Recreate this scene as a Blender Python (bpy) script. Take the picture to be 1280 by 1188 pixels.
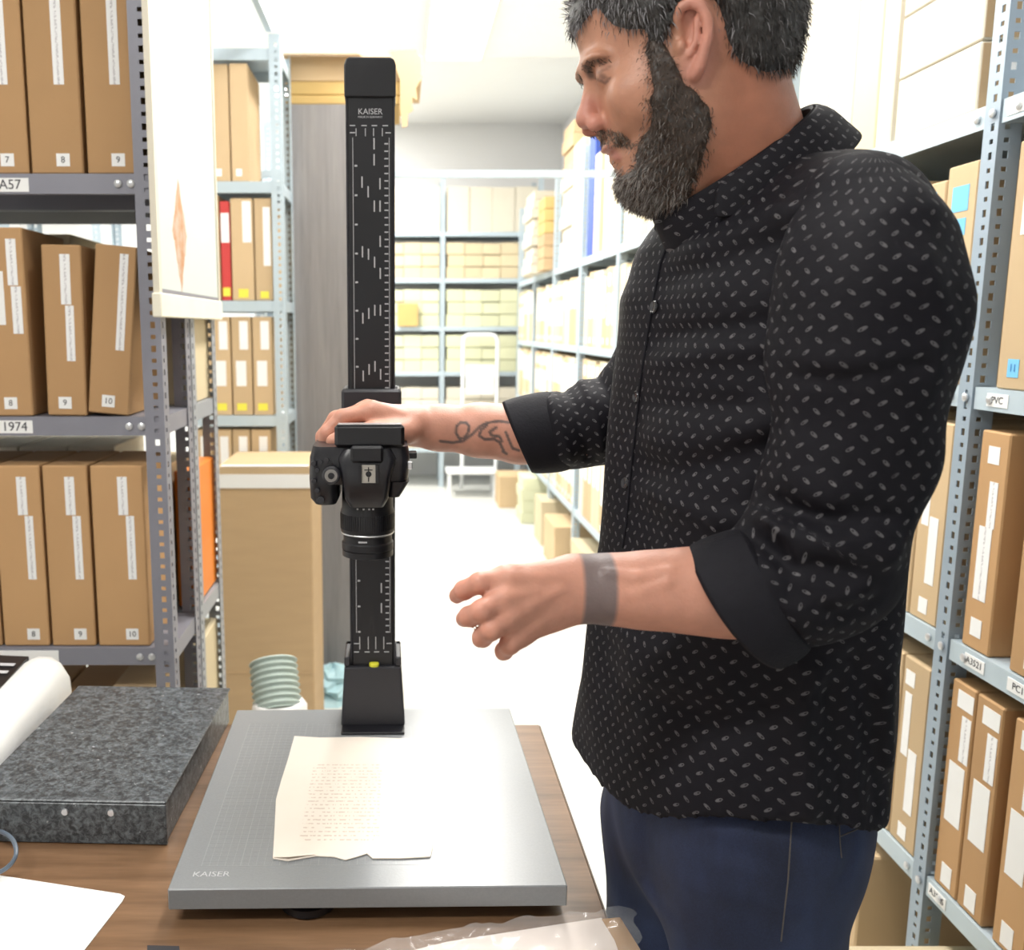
import bpy, bmesh, math, random
import numpy as np
from mathutils import Vector, Matrix
from mathutils.bvhtree import BVHTree

for o in list(bpy.data.objects):
    bpy.data.objects.remove(o, do_unlink=True)
random.seed(7)
rng = np.random.default_rng(7)
SC = bpy.context.scene
COL = SC.collection
pi = math.pi
R = math.radians

# ------------------------------------------------------------------ camera
FPX, CX, CY = 1150.0, 500.0, 594.0
PITCH = R(9.1)
CAMZ = 1.44
cd = bpy.data.cameras.new('camera')
cam = bpy.data.objects.new('camera', cd)
COL.objects.link(cam)
cam.location = (0, 0, CAMZ)
cam.rotation_euler = (pi / 2 - PITCH, 0, 0)
cd.sensor_fit = 'HORIZONTAL'
cd.sensor_width = 36
cd.lens = 36 * FPX / 1280
cd.shift_x = (640 - CX) / 1280
cd.clip_start = 0.02
cd.dof.use_dof = True
cd.dof.focus_distance = 1.08
cd.dof.aperture_fstop = 6.5
SC.camera = cam

# ------------------------------------------------------------------ world, exposure
w = bpy.data.worlds.new('world')
SC.world = w
w.use_nodes = True
w.node_tree.nodes['Background'].inputs[0].default_value = (0.85, 0.93, 1.0, 1)
w.node_tree.nodes['Background'].inputs[1].default_value = 0.25
SC.view_settings.view_transform = 'Standard'
SC.view_settings.look = 'None'
SC.view_settings.gamma = 1
SC.view_settings.use_curve_mapping = False
SC.view_settings.exposure = 0.06
# ceiling lamps: (x, y, z, size_x, size_y, watts); their fixtures are built with the room
LAMPS = [(0.35, 1.75, 2.92, 0.3, 1.2, 30), (0.25, 3.4, 2.92, 0.3, 1.2, 27), (0.3, 4.85, 2.92, 0.3, 1.2, 50),
         (-1.6, 2.8, 2.92, 0.3, 1.2, 30), (-1.0, -0.1, 2.92, 1.2, 0.3, 34),  # last entry: unseen fill lamp added behind the camera
         (-1.5, 4.6, 2.92, 0.3, 1.2, 40), (-0.85, 7.3, 3.29, 0.3, 1.2, 125)]  # last entry: hidden lamp added to brighten the end rack
LAMP_COL = (1.0, 0.98, 0.94)

S_, C_ = math.sin(PITCH), math.cos(PITCH)
def ray(u, v):
    x = (u - CX) / FPX; y = -(v - CY) / FPX
    return Vector((x, C_ + y * S_, -S_ + y * C_))
def P(u, v, Y):
    d = ray(u, v); t = Y / d.y
    return Vector((d.x * t, Y, CAMZ + d.z * t))
def PZ(u, v, Z):
    d = ray(u, v); t = (Z - CAMZ) / d.z
    return Vector((d.x * t, d.y * t, Z))
def PX(u, v, X):
    d = ray(u, v); t = X / d.x
    return Vector((X, d.y * t, CAMZ + d.z * t))
def proj(p):
    dy = p[1]; dz = p[2] - CAMZ
    zc = dy * C_ - dz * S_; yc = dy * S_ + dz * C_
    return CX + FPX * p[0] / zc, CY - FPX * yc / zc

# ------------------------------------------------------------------ materials
MATS = {}
class NT:
    def __init__(s, m):
        s.t = m.node_tree; s.n = s.t.nodes; s.l = s.t.links
    def node(s, typ, **kw):
        n = s.n.new(typ)
        for k, v in kw.items():
            if k.startswith('i_'):
                key = k[2:]
                key = int(key) if key.isdigit() else key
                n.inputs[key].default_value = v
            else:
                setattr(n, k, v)
        return n
    def link(s, a, b): s.l.new(a, b)
    def math(s, op, a, b=None, c=None, clamp=False):
        n = s.n.new('ShaderNodeMath'); n.operation = op; n.use_clamp = clamp
        for i, q in enumerate((a, b, c)):
            if q is None: continue
            if isinstance(q, (int, float)): n.inputs[i].default_value = q
            else: s.l.new(q, n.inputs[i])
        return n.outputs[0]
    def mix(s, fac, a, b):
        n = s.n.new('ShaderNodeMix'); n.data_type = 'RGBA'
        for i, q in ((0, fac), (6, a), (7, b)):
            if isinstance(q, (int, float)): n.inputs[i].default_value = q
            elif isinstance(q, tuple): n.inputs[i].default_value = q if len(q) == 4 else q + (1,)
            else: s.l.new(q, n.inputs[i])
        return n.outputs[2]

def base_mat(name, col, rough=0.6, metal=0.0, spec=0.5):
    m = bpy.data.materials.new(name); m.use_nodes = True
    b = m.node_tree.nodes['Principled BSDF']
    b.inputs['Base Color'].default_value = tuple(col) + (1,)
    b.inputs['Roughness'].default_value = rough
    b.inputs['Metallic'].default_value = metal
    b.inputs['Specular IOR Level'].default_value = spec
    return m, b, NT(m)

def mat(name, col, rough=0.6, metal=0.0, var=0.12, scale=8.0, bump=0.0, bscale=200.0, objvar=0.0, spec=0.5, stretch=(1, 1, 1)):
    """noise-mottled procedural material"""
    if name in MATS: return MATS[name]
    m, b, t = base_mat(name, col, rough, metal, spec)
    tc = t.node('ShaderNodeTexCoord')
    mp = t.node('ShaderNodeMapping'); mp.inputs['Scale'].default_value = stretch
    t.link(tc.outputs['Object'], mp.inputs['Vector'])
    nz = t.node('ShaderNodeTexNoise', i_Scale=scale, i_Detail=5.0)
    t.link(mp.outputs[0], nz.inputs['Vector'])
    f = t.math('MULTIPLY', t.math('SUBTRACT', nz.outputs[0], 0.5), 2 * var)
    if objvar:
        oi = t.node('ShaderNodeObjectInfo')
        f = t.math('ADD', f, t.math('MULTIPLY', t.math('SUBTRACT', oi.outputs['Random'], 0.5), 2 * objvar))
    hs = t.node('ShaderNodeHueSaturation'); hs.inputs['Color'].default_value = tuple(col) + (1,)
    t.link(t.math('ADD', f, 1.0), hs.inputs['Value'])
    t.link(hs.outputs[0], b.inputs['Base Color'])
    if bump:
        n2 = t.node('ShaderNodeTexNoise', i_Scale=bscale, i_Detail=3.0)
        t.link(mp.outputs[0], n2.inputs['Vector'])
        bp = t.node('ShaderNodeBump', i_Strength=bump, i_Distance=0.002)
        t.link(n2.outputs[0], bp.inputs['Height']); t.link(bp.outputs[0], b.inputs['Normal'])
    MATS[name] = m
    return m

def emis(name, col, s):
    m, b, t = base_mat(name, col)
    b.inputs['Emission Color'].default_value = tuple(col) + (1,)
    b.inputs['Emission Strength'].default_value = s
    return m

M_CARD = mat('kraft_card', (0.50, 0.30, 0.145), 0.75, var=0.10, scale=5, bump=0.08, bscale=120, objvar=0.10, spec=0.25)
M_CARD2 = mat('pale_card', (0.56, 0.41, 0.245), 0.75, var=0.08, scale=5, bump=0.08, bscale=120, objvar=0.10, spec=0.25)
M_CREAM = mat('cream_card', (0.64, 0.54, 0.36), 0.75, var=0.06, scale=5, objvar=0.08, spec=0.25)
M_GREENC = mat('greenish_card', (0.66, 0.67, 0.46), 0.75, var=0.06, scale=5, objvar=0.08, spec=0.25)
M_WHITEC = mat('white_card', (0.70, 0.65, 0.54), 0.7, var=0.04, scale=5, objvar=0.05, spec=0.25)
M_CARTON = mat('brown_carton', (0.47, 0.325, 0.18), 0.75, var=0.09, scale=6, bump=0.1, bscale=60, objvar=0.05, stretch=(1, 1, 6))
M_LABEL = mat('label_paper', (0.86, 0.86, 0.85), 0.7, var=0.03)
M_BLUEL = mat('blue_label', (0.17, 0.50, 0.78), 0.7, var=0.04)
M_YELL = mat('yellow_dot', (0.78, 0.72, 0.08), 0.6, var=0.04)
M_INK = mat('ink', (0.045, 0.045, 0.055), 0.7, var=0.02)
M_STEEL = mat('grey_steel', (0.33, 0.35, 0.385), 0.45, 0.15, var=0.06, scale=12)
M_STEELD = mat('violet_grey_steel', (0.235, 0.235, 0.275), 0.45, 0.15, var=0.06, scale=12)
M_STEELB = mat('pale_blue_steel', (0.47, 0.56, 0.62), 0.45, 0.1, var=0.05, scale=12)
M_RED = mat('red_binder', (0.55, 0.05, 0.05), 0.5, var=0.05)
M_BLUE = mat('blue_binder', (0.03, 0.07, 0.33), 0.5, var=0.05)
M_ORANGE = mat('orange_binder', (0.80, 0.23, 0.02), 0.5, var=0.05)
M_BLACK = mat('black_plastic', (0.007, 0.007, 0.010), 0.38, var=0.1, scale=30, bump=0.05, bscale=900)
M_BLACKM = mat('black_anodised', (0.005, 0.005, 0.008), 0.45, 0.0, var=0.1, scale=30)
M_GREYP = mat('charcoal_plastic', (0.020, 0.020, 0.026), 0.45, var=0.1, scale=30)
M_WHITEP = mat('white_plastic', (0.80, 0.80, 0.79), 0.35, var=0.02)
M_PRINT = mat('white_print', (0.50, 0.50, 0.52), 0.6, var=0.02)
M_BOLT = mat('zinc_bolt', (0.65, 0.66, 0.68), 0.3, 0.8, var=0.04)
M_WALL = mat('white_wall_paint', (0.80, 0.80, 0.80), 0.85, var=0.03, scale=2, bump=0.05, bscale=90)
M_CEIL = mat('ceiling_paint', (0.90, 0.90, 0.89), 0.9, var=0.02, scale=2)
M_FLOOR = mat('pale_concrete', (0.66, 0.66, 0.62), 0.38, var=0.07, scale=1.6, bump=0.03, bscale=60)
M_GRN = mat('pale_green_rubber', (0.42, 0.50, 0.46), 0.5, var=0.05)
M_TEXTL = None

def print_label_mat():
    """label paper with rows of tiny illegible print"""
    m, b, t = base_mat('printed_label', (0.86, 0.86, 0.86), 0.7)
    tc = t.node('ShaderNodeTexCoord')
    sp = t.node('ShaderNodeSeparateXYZ'); t.link(tc.outputs['Object'], sp.inputs[0])
    x, z = sp.outputs[0], sp.outputs[2]
    nz = t.node('ShaderNodeTexNoise', i_Scale=420.0, i_Detail=2.0)
    t.link(tc.outputs['Object'], nz.inputs['Vector'])
    # columns of print running along z, centred on the strip
    ln = t.math('LESS_THAN', t.math('ABSOLUTE', x), 0.0022)
    k = t.math('MULTIPLY', ln, t.math('GREATER_THAN', nz.outputs[0], 0.5))
    t.link(t.mix(t.math('MULTIPLY', k, 0.55), (0.86, 0.86, 0.86), (0.25, 0.22, 0.25)), b.inputs['Base Color'])
    return m
M_PLABEL = print_label_mat()

# ------------------------------------------------------------------ mesh helpers
class MB:
    def __init__(s): s.v = []; s.f = []
    def add(s, vs, fs):
        o = len(s.v); s.v += [tuple(q) for q in vs]; s.f += [tuple(i + o for i in f) for f in fs]; return s
    def box(s, x0, y0, z0, x1, y1, z1):
        return s.add([(x0, y0, z0), (x1, y0, z0), (x1, y1, z0), (x0, y1, z0), (x0, y0, z1), (x1, y0, z1), (x1, y1, z1), (x0, y1, z1)],
                     [(0, 3, 2, 1), (4, 5, 6, 7), (0, 1, 5, 4), (1, 2, 6, 5), (2, 3, 7, 6), (3, 0, 4, 7)])
    def cbox(s, x0, y0, z0, x1, y1, z1, c=0.003):
        """chamfered box"""
        lo = (x0, y0, z0); hi = (x1, y1, z1); vs = []; idx = {}
        for a in (0, 1):
            for b in (0, 1):
                for d in (0, 1):
                    for k in range(3):
                        q = []
                        for ax, bit in enumerate((a, b, d)):
                            e = (hi if bit else lo)[ax]
                            if ax != k: e += (-c if bit else c)
                            q.append(e)
                        idx[(a, b, d, k)] = len(vs); vs.append(q)
        fs = []
        for k in range(3):
            o1, o2 = [i for i in range(3) if i != k]
            for side in (0, 1):
                loop = []
                for (p, q) in ((0, 0), (1, 0), (1, 1), (0, 1)):
                    key = [0, 0, 0]; key[k] = side; key[o1] = p; key[o2] = q
                    loop.append(idx[(key[0], key[1], key[2], k)])
                fs.append(loop)
            for p in (0, 1):
                for q in (0, 1):
                    ka = [0, 0, 0]; kb = [0, 0, 0]
                    ka[k] = 0; kb[k] = 1; ka[o1] = kb[o1] = p; ka[o2] = kb[o2] = q
                    fs.append([idx[tuple(ka) + (o1,)], idx[tuple(kb) + (o1,)], idx[tuple(kb) + (o2,)], idx[tuple(ka) + (o2,)]])
        for a in (0, 1):
            for b in (0, 1):
                for d in (0, 1):
                    fs.append([idx[(a, b, d, k)] for k in range(3)])
        return s.add(vs, fs)
    def tube(s, pts, r, n=10, caps=True):
        pts = [Vector(p) for p in pts]; rs = r if isinstance(r, (list, tuple)) else [r] * len(pts)
        t0 = (pts[1] - pts[0]).normalized()
        up = Vector((0, 0, 1)) if abs(t0.z) < 0.9 else Vector((1, 0, 0))
        nrm = t0.cross(up).normalized(); vs = []
        for i, p in enumerate(pts):
            t = (pts[min(i + 1, len(pts) - 1)] - pts[max(i - 1, 0)]).normalized()
            nrm = (nrm - t * nrm.dot(t)).normalized(); bn = t.cross(nrm)
            for k in range(n):
                a = 2 * pi * k / n
                vs.append(p + (nrm * math.cos(a) + bn * math.sin(a)) * rs[i])
        fs = []
        for i in range(len(pts) - 1):
            for k in range(n):
                fs.append((i * n + k, i * n + (k + 1) % n, (i + 1) * n + (k + 1) % n, (i + 1) * n + k))
        if caps:
            fs.append(tuple(range(n))[::-1]); fs.append(tuple((len(pts) - 1) * n + k for k in range(n)))
        return s.add(vs, fs)
    def lathe(s, prof, c=(0, 0, 0), n=24, axis='z'):
        """prof: list of (r, h)"""
        vs = []
        for (r, h) in prof:
            for k in range(n):
                a = 2 * pi * k / n
                q = (r * math.cos(a), r * math.sin(a), h)
                if axis == 'y': q = (q[0], q[2], q[1])
                if axis == 'x': q = (q[2], q[0], q[1])
                vs.append((q[0] + c[0], q[1] + c[1], q[2] + c[2]))
        fs = []
        for i in range(len(prof) - 1):
            for k in range(n):
                fs.append((i * n + k, i * n + (k + 1) % n, (i + 1) * n + (k + 1) % n, (i + 1) * n + k))
        fs.append(tuple(range(n))[::-1]); fs.append(tuple((len(prof) - 1) * n + k for k in range(n)))
        return s.add(vs, fs)
    def prism(s, poly, h0, h1, axis='z'):
        """extrude polygon [(a,b)] between h0 and h1 along axis"""
        n = len(poly); vs = []
        for h in (h0, h1):
            for (a, b) in poly:
                vs.append({'z': (a, b, h), 'y': (a, h, b), 'x': (h, a, b)}[axis])
        fs = [tuple(range(n))[::-1], tuple(range(n, 2 * n))]
        for k in range(n):
            fs.append((k, (k + 1) % n, n + (k + 1) % n, n + k))
        return s.add(vs, fs)
    def loft(s, rings, closed=True, capa=False, capb=False):
        n = len(rings[0]); vs = [q for r_ in rings for q in r_]; fs = []
        for i in range(len(rings) - 1):
            for k in range(n if closed else n - 1):
                fs.append((i * n + k, i * n + (k + 1) % n, (i + 1) * n + (k + 1) % n, (i + 1) * n + k))
        if capa: fs.append(tuple(range(n))[::-1])
        if capb: fs.append(tuple((len(rings) - 1) * n + k for k in range(n)))
        return s.add(vs, fs)
    def mesh(s, name, m=None, smooth=False):
        me = bpy.data.meshes.new(name); me.from_pydata(s.v, [], s.f)
        bm = bmesh.new(); bm.from_mesh(me); bmesh.ops.recalc_face_normals(bm, faces=bm.faces); bm.to_mesh(me); bm.free()
        if m: me.materials.append(m)
        if smooth:
            me.polygons.foreach_set('use_smooth', [True] * len(me.polygons))
            try: me.set_sharp_from_angle(angle=R(40))
            except Exception: pass
        return me

def ob(name, me, parent=None, loc=None, rot=None):
    if isinstance(me, MB): raise TypeError
    o = bpy.data.objects.new(name, me); COL.objects.link(o)
    if parent is not None: o.parent = parent
    if loc is not None: o.location = loc
    if rot is not None: o.rotation_euler = rot
    return o
def build(name, mb, m, parent=None, loc=None, rot=None, smooth=False):
    return ob(name, mb.mesh(name, m, smooth), parent, loc, rot)
def empty(name, loc=(0, 0, 0), rot=(0, 0, 0)):
    o = bpy.data.objects.new(name, None); COL.objects.link(o); o.location = loc; o.rotation_euler = rot
    o.empty_display_size = 0.05
    return o
def top(o, label, cat, group=None):
    o['label'] = label; o['category'] = cat
    if group: o['group'] = group
    return o
def struct(o, label=None, cat=None):
    o['kind'] = 'structure'
    if label: o['label'] = label
    if cat: o['category'] = cat
    return o
TXT = {}
def text_mesh(s, size, m, align='CENTER'):
    key = (s, size, m.name, align)
    if key in TXT: return TXT[key]
    c = bpy.data.curves.new('lettering', 'FONT'); c.body = s; c.size = size; c.align_x = align; c.align_y = 'CENTER'
    c.extrude = 0.0002; c.resolution_u = 3
    o = bpy.data.objects.new('lettering', c); COL.objects.link(o)
    dg = bpy.context.evaluated_depsgraph_get(); dg.update()
    me = bpy.data.meshes.new_from_object(o.evaluated_get(dg))
    bpy.data.objects.remove(o, do_unlink=True)
    me.materials.clear(); me.materials.append(m); me.name = 'lettering'
    TXT[key] = me
    return me
def lettering(s, size, m, parent, loc, rot=(pi / 2, 0, 0), align='CENTER'):
    return ob('lettering', text_mesh(s, size, m, align), parent, loc, rot)

CACHE = {}
def cached(key, fn):
    if key not in CACHE: CACHE[key] = fn()
    return CACHE[key]

# ------------------------------------------------------------------ the room
XR, XL, YB, YF = 1.52, -3.6, 9.0, -2.2
ZC1, ZC2, YSTEP = 2.95, 3.32, 5.5
def quadbox(name, m, *b): return struct(build(name, MB().box(*b), m))
quadbox('floor', M_FLOOR, XL - .1, YF - .1, -0.1, XR + .1, YB + .1, 0)
quadbox('wall_back', M_WALL, XL - .1, YB, 0, XR + .1, YB + .1, ZC2 + .1)
quadbox('wall_right', M_WALL, XR, YF - .1, 0, XR + .1, YB, ZC2 + .1)
quadbox('wall_left', M_WALL, XL - .1, YF - .1, 0, XL, YB, ZC2 + .1)
quadbox('wall_front', M_WALL, XL, YF - .1, 0, XR, YF, ZC2 + .1)
cl = MB().box(XL, YF, ZC1, XR, YSTEP, ZC1 + .1).box(XL, YSTEP, ZC2, XR, YB, ZC2 + .1).box(XL, YSTEP - .06, ZC1 + .1, XR, YSTEP, ZC2 + .1)
struct(build('ceiling', cl, M_CEIL))
M_DIFF = emis('lamp_diffuser', LAMP_COL, 9.0)
LN = ['over the copy stand', 'over the middle of the aisle', 'at the far end of the low ceiling', 'behind the left rack', 'added unseen behind the camera as fill', 'over the far left aisle', 'added out of sight to brighten the end rack']
for i, (x, y, z, sx, sy, wt) in enumerate(LAMPS):
    t = empty('ceiling_light', (x, y, ZC1 if y < YSTEP else ZC2))
    top(t, 'white rectangular ceiling light panel ' + LN[i], 'light', 'ceiling light panels')
    hx, hy = sx / 2, sy / 2
    fr = MB().box(-hx - .02, -hy - .02, -.03, hx + .02, -hy, .001).box(-hx - .02, hy, -.03, hx + .02, hy + .02, .001)
    fr.box(-hx - .02, -hy, -.03, -hx, hy, .001).box(hx, -hy, -.03, hx + .02, hy, .001)
    build('frame', fr, M_WHITEP, t)
    build('diffuser', MB().box(-hx, -hy, -.02, hx, hy, -.014), M_DIFF, t)
    ld = bpy.data.lights.new('lamp', 'AREA'); ld.shape = 'RECTANGLE'; ld.size = sx; ld.size_y = sy
    ld.energy = wt; ld.color = LAMP_COL
    lo = bpy.data.objects.new('lamp', ld); COL.objects.link(lo); lo.parent = t; lo.location = (0, 0, -.035)

# ------------------------------------------------------------------ shelving parts
def upright_mesh(h, m, fl=0.04, pitch=0.0235):
    def fn():
        mb = MB(); n = int(h / pitch)
        a, b = fl * 0.28, fl * 0.52
        for face in (0, 1):
            def q(u0, z0, u1, z1):
                if face == 0: mb.box(u0, 0, z0, u1, 0.002, z1)
                else: mb.box(0, max(u0, .002), z0, 0.002, u1, z1)
            q(0, 0, a, h); q(b, 0, fl, h)
            zp = 0
            for k in range(n):
                zc = (k + .5) * pitch
                hh = 0.0062 if k % 2 else 0.004
                q(a, zp, b, zc - hh); zp = zc + hh
            q(a, zp, b, h)
        return mb.mesh('upright', m)
    return cached(('up', round(h, 3), m.name, fl), fn)
def upright(parent, x, y, h, m, sx=1, sy=1, z=0):
    """L-angle with its outer corner at x,y; flanges run towards +x*sx and +y*sy"""
    o = ob('upright', upright_mesh(h, m), parent, (x, y, z)); o.scale = (sx, sy, 1); return o
def shelf_mesh(wx, dy, m, lip=0.038):
    def fn():
        mb = MB().box(0, 0, -.003, wx, dy, 0)
        mb.box(0, 0, -lip, wx, .003, -.003).box(0, dy - .003, -lip, wx, dy, -.003)
        mb.box(0, .003, -lip, .003, dy - .003, -.003).box(wx - .003, .003, -lip, wx, dy - .003, -.003)
        mb.box(.003, .003, -lip, wx - .003, .015, -lip + .002)
        return mb.mesh('shelf', m)
    return cached(('sh', round(wx, 3), round(dy, 3), m.name, lip), fn)
def bolt_mesh():
    return cached('bolt', lambda: MB().lathe([(.0075, 0), (.0075, .003), (.004, .005)], n=10, axis='y').mesh('bolt', M_BOLT, True))

# ------------------------------------------------------------------ archive boxes
def box_mesh(w_, h_, d_, m):
    def fn():
        mb = MB().cbox(0, 0, 0, w_, d_, h_, 0.0025)
        return mb.mesh('archive_box', m)
    return cached(('bx', w_, h_, d_, m.name), fn)
def plate(w_, h_, m):
    def fn(): return MB().box(-w_ / 2, -.0007, -h_ / 2, w_ / 2, .0005, h_ / 2).mesh('label', m)
    return cached(('pl', round(w_, 4), round(h_, 4), m.name), fn)
def abox(loc, rz, w_, h_, d_, m, label, group, labels=(), number=None, numpos=None, tilt=0.0, name='archive_box', cat='box'):
    """box with its front face at local y=0 (facing -y), base at z=0; labels: (cx, cz, w, h, material)"""
    o = ob(name, box_mesh(w_, h_, d_, m), None, loc, (0, tilt, rz))
    top(o, label, cat, group)
    for (cx, cz, lw, lh, lm) in labels:
        ob('label', plate(lw, lh, lm), o, (cx, 0, cz))
    if number is not None:
        nx, nz = numpos or (w_ * .62, .03)
        lb = ob('label', plate(.026, .024, M_LABEL), o, (nx, 0, nz))
        lettering(number, .017, M_INK, lb, (0, -.0010, 0))
    return o

# ------------------------------------------------------------------ left rack (two units back to back), boxes facing the camera
XE = -0.475
lr = empty('shelving_unit', (0, 0, 0))
top(lr, 'violet-grey slotted-angle shelving unit full of numbered kraft boxes beside the desk', 'shelf')
YA0, YA1, YB1 = 1.85, 2.10, 2.39
LX0 = -1.45
for (x, y, sx, sy) in ((XE, YA0, -1, 1), (XE, YA1, -1, -1), (LX0, YA0, 1, 1), (LX0, YA1, 1, -1)):
    upright(lr, x, y, 2.42, M_STEELD, sx, sy)
LSH = [0.30, 0.775, 1.262, 1.735, 2.21]
for z in LSH:
    s = ob('shelf', shelf_mesh(XE - LX0 - .006, YA1 - YA0 - .006, M_STEELD), lr, (LX0 + .003, YA0 + .003, z))
    for xx in (-.055, -.03):
        ob('bolt', bolt_mesh(), s, (XE - LX0 + xx - .02, -.001, -.019), (pi, 0, 0))
    ob('bolt', bolt_mesh(), s, (XE - LX0 - .008, .03, -.019), (0, 0, -pi / 2))
for (s, u, v) in (('A57', 12, 231), ('1974', 18, 534)):
    p = P(u, v, YA0)
    lb = ob('shelf_label', plate(.072, .026, M_LABEL), lr, (p.x, YA0 + .0025, p.z))
    lettering(s, .026, M_INK, lb, (0, -.0010, 0))
lb = ob('shelf_label', plate(.15, .024, M_LABEL), lr, (P(28, 817, YA0).x, YA0 + .0025, .757))

rr2 = empty('shelving_unit', (0, 0, 0))
top(rr2, 'grey shelving unit holding an orange binder, backed against the numbered box shelves', 'shelf')
for (x, y, sx, sy) in ((XE, YA1 + .012, -1, 1), (XE, YB1, -1, -1), (LX0, YA1 + .012, 1, 1), (LX0, YB1, 1, -1)):
    upright(rr2, x, y, 2.42, M_STEEL, sx, sy)
for z in LSH:
    ob('shelf', shelf_mesh(XE - LX0 - .006, YB1 - YA1 - .018, M_STEEL), rr2, (LX0 + .003, YA1 + .015, z))

def strip(x, z0, z1, wd=.020): return (x, (z0 + z1) / 2, wd, z1 - z0, M_PLABEL)
FY = YA0 + .012
BD = .232
G1 = 'numbered kraft boxes on the left rack'
# top row (numbers 7 8 9)
zt = LSH[3]
for (u0, u1, num) in ((-32, 36, '7'), (40, 104, '8'), (110, 172, '9')):
    x0 = P(u0, 215, FY).x; x1 = P(u1, 215, FY).x; wv = round(x1 - x0, 3)
    abox((x0, FY, zt + .001), 0, wv, .385, BD, M_CARD, {'7': 'kraft box numbered 7 above the A57 shelf label, cut by the picture edge', '8': 'kraft box numbered 8 between boxes 7 and 9 on the A57 shelf', '9': 'kraft box numbered 9 partly behind the rack post, A57 shelf'}[num], G1,
         [strip(wv * .62, .165, .37)], num, (wv * .62, .026))
# second row (8 9 10); the last leans
zt = LSH[2]
x0 = P(-42, 520, FY).x
abox((x0, FY, zt + .001), R(0), .135, .372, BD, M_CARD, 'wide kraft archive box numbered 8 with large white label, shelf marked 1974', G1,
     [strip(.112, .26, .35), strip(.117, .165, .258), (.068, .235, .05, .105, M_LABEL)], '8', (.092, .026))
x0 = P(60, 520, FY).x
abox((x0, FY, zt + .0025), 0, .078, .338, BD, M_CARD, 'narrow kraft archive box numbered 9, second on the shelf marked 1974', G1,
     [strip(.046, .222, .32), strip(.052, .11, .22, .017)], '9', (.036, .026), tilt=R(1.0))
x0 = P(110, 520, FY).x
abox((x0, FY + .002, zt + .0090), 0, .082, .335, BD, M_CARD, 'kraft archive box numbered 10 leaning right on the shelf marked 1974', G1,
     [strip(.058, .13, .32, .017)], '10', (.04, .026), tilt=R(5.5))
# third row (8 9 10 and one more at the edge of the picture)
zt = LSH[1]
for (u0, u1, num) in ((-60, 3, '7'), (6, 62, '8'), (66, 120, '9'), (124, 188, '10')):
    x0 = P(u0, 808, FY).x; x1 = P(u1, 808, FY).x; wv = round(x1 - x0, 3)
    abox((x0, FY, zt + .001), 0, wv, .385, BD, M_CARD, {'7': 'kraft archive box cut by the picture edge, lowest numbered shelf', '8': 'kraft archive box numbered 8 above the white machine', '9': 'kraft archive box numbered 9 between 8 and 10, lowest numbered shelf', '10': 'kraft archive box numbered 10 beside the rack post, standing straight'}[num], G1,
         [strip(wv * .60, .282, .362), strip(wv * .72, .145, .280, .017)], num, (wv * .66, .026))
# bottom row, only tops show
for k, x in enumerate((-.97, -.855, -.74)):
    abox((x, FY, LSH[0] + .001), 0, .108, .35, BD, M_CARD, 'kraft archive box on the dark bottom shelf of the left rack', 'kraft boxes on the bottom shelf')
# unit behind: backs of boxes, orange binder
def rearbox(x, z, w_, h_, m, lab, name='archive_box', cat='box', d=.25):
    return abox((x, YA1 + .03, z + .001), 0, w_, h_, d, m, lab, 'files on the unit backed to the left rack', name=name, cat=cat)
rearbox(-.655, LSH[1], .11, .345, M_CREAM, 'cream archive box in front of the orange binder, on the rear shelf')
ob_or = rearbox(-.487 - .004, LSH[1] + 0.002, .012 + .0, .33, M_ORANGE, 'orange lever file at the end of the rear shelf', 'binder', 'binder')
ob_or.location.x = -.53; ob_or.scale.x = 3.6
ob('label', plate(.02, .04, M_LABEL), ob_or, (.0125, .03, .05), (0, 0, pi / 2)).scale = (1, 1, 1)
rearbox(-.60, LSH[2], .11, .345, M_CREAM, 'cream archive box on the rear shelf under the hanging poster')
rearbox(-.72, LSH[2], .11, .345, M_CREAM, 'cream archive box behind the leaning kraft box')
for k in range(5):
    rearbox(-.85 - k * .113, LSH[2], .108, .385 - .01 * (k % 2), M_CREAM, 'cream archive box seen through the left rack at middle height')
    rearbox(-.775 - k * .113, LSH[1], .108, .39, M_WHITEC, 'pale archive box seen through the gap above the numbered boxes')
rearbox(-.60, LSH[0], .11, .37, M_CREAM, 'cream archive box on the lowest rear shelf')
for k in range(6):
    rearbox(-.60 - k * .113, LSH[3], .108, .37, M_CREAM, 'cream archive box high on the rear shelf behind the poster')
abox((-.625, FY, LSH[0] + .001), 0, .100, .37, BD, M_CARD2, 'pale kraft box at the end of the bottom left shelf', None)

# hanging poster on the end of the rack
def poster_mat():
    m, b, t = base_mat('poster_print', (0.86, 0.86, 0.83), 0.5)
    tc = t.node('ShaderNodeTexCoord'); sp = t.node('ShaderNodeSeparateXYZ'); t.link(tc.outputs['Object'], sp.inputs[0])
    y, z = sp.outputs[1], sp.outputs[2]
    dy = t.math('MULTIPLY', t.math('ABSOLUTE', t.math('SUBTRACT', y, 0.20)), 1.9)
    dz = t.math('ABSOLUTE', t.math('SUBTRACT', z, 0.175))
    nz = t.node('ShaderNodeTexNoise', i_Scale=30.0, i_Detail=4.0); t.link(tc.outputs['Object'], nz.inputs['Vector'])
    d = t.math('ADD', t.math('ADD', dy, dz), t.math('MULTIPLY', nz.outputs[0], 0.06))
    k = t.math('MULTIPLY', t.math('LESS_THAN', d, 0.15), t.math('MULTIPLY', nz.outputs[0], 1.5), clamp=True)
    t.link(t.mix(k, (0.60, 0.66, 0.63), (0.50, 0.22, 0.08)), b.inputs['Base Color'])
    return m
ps = empty('hanging_poster', (XE + .004, 1.79, 1.46))
top(ps, 'white poster with faint orange figure hung on the end of the left rack', 'poster')
PH, PL = 1.05, .60
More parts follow.
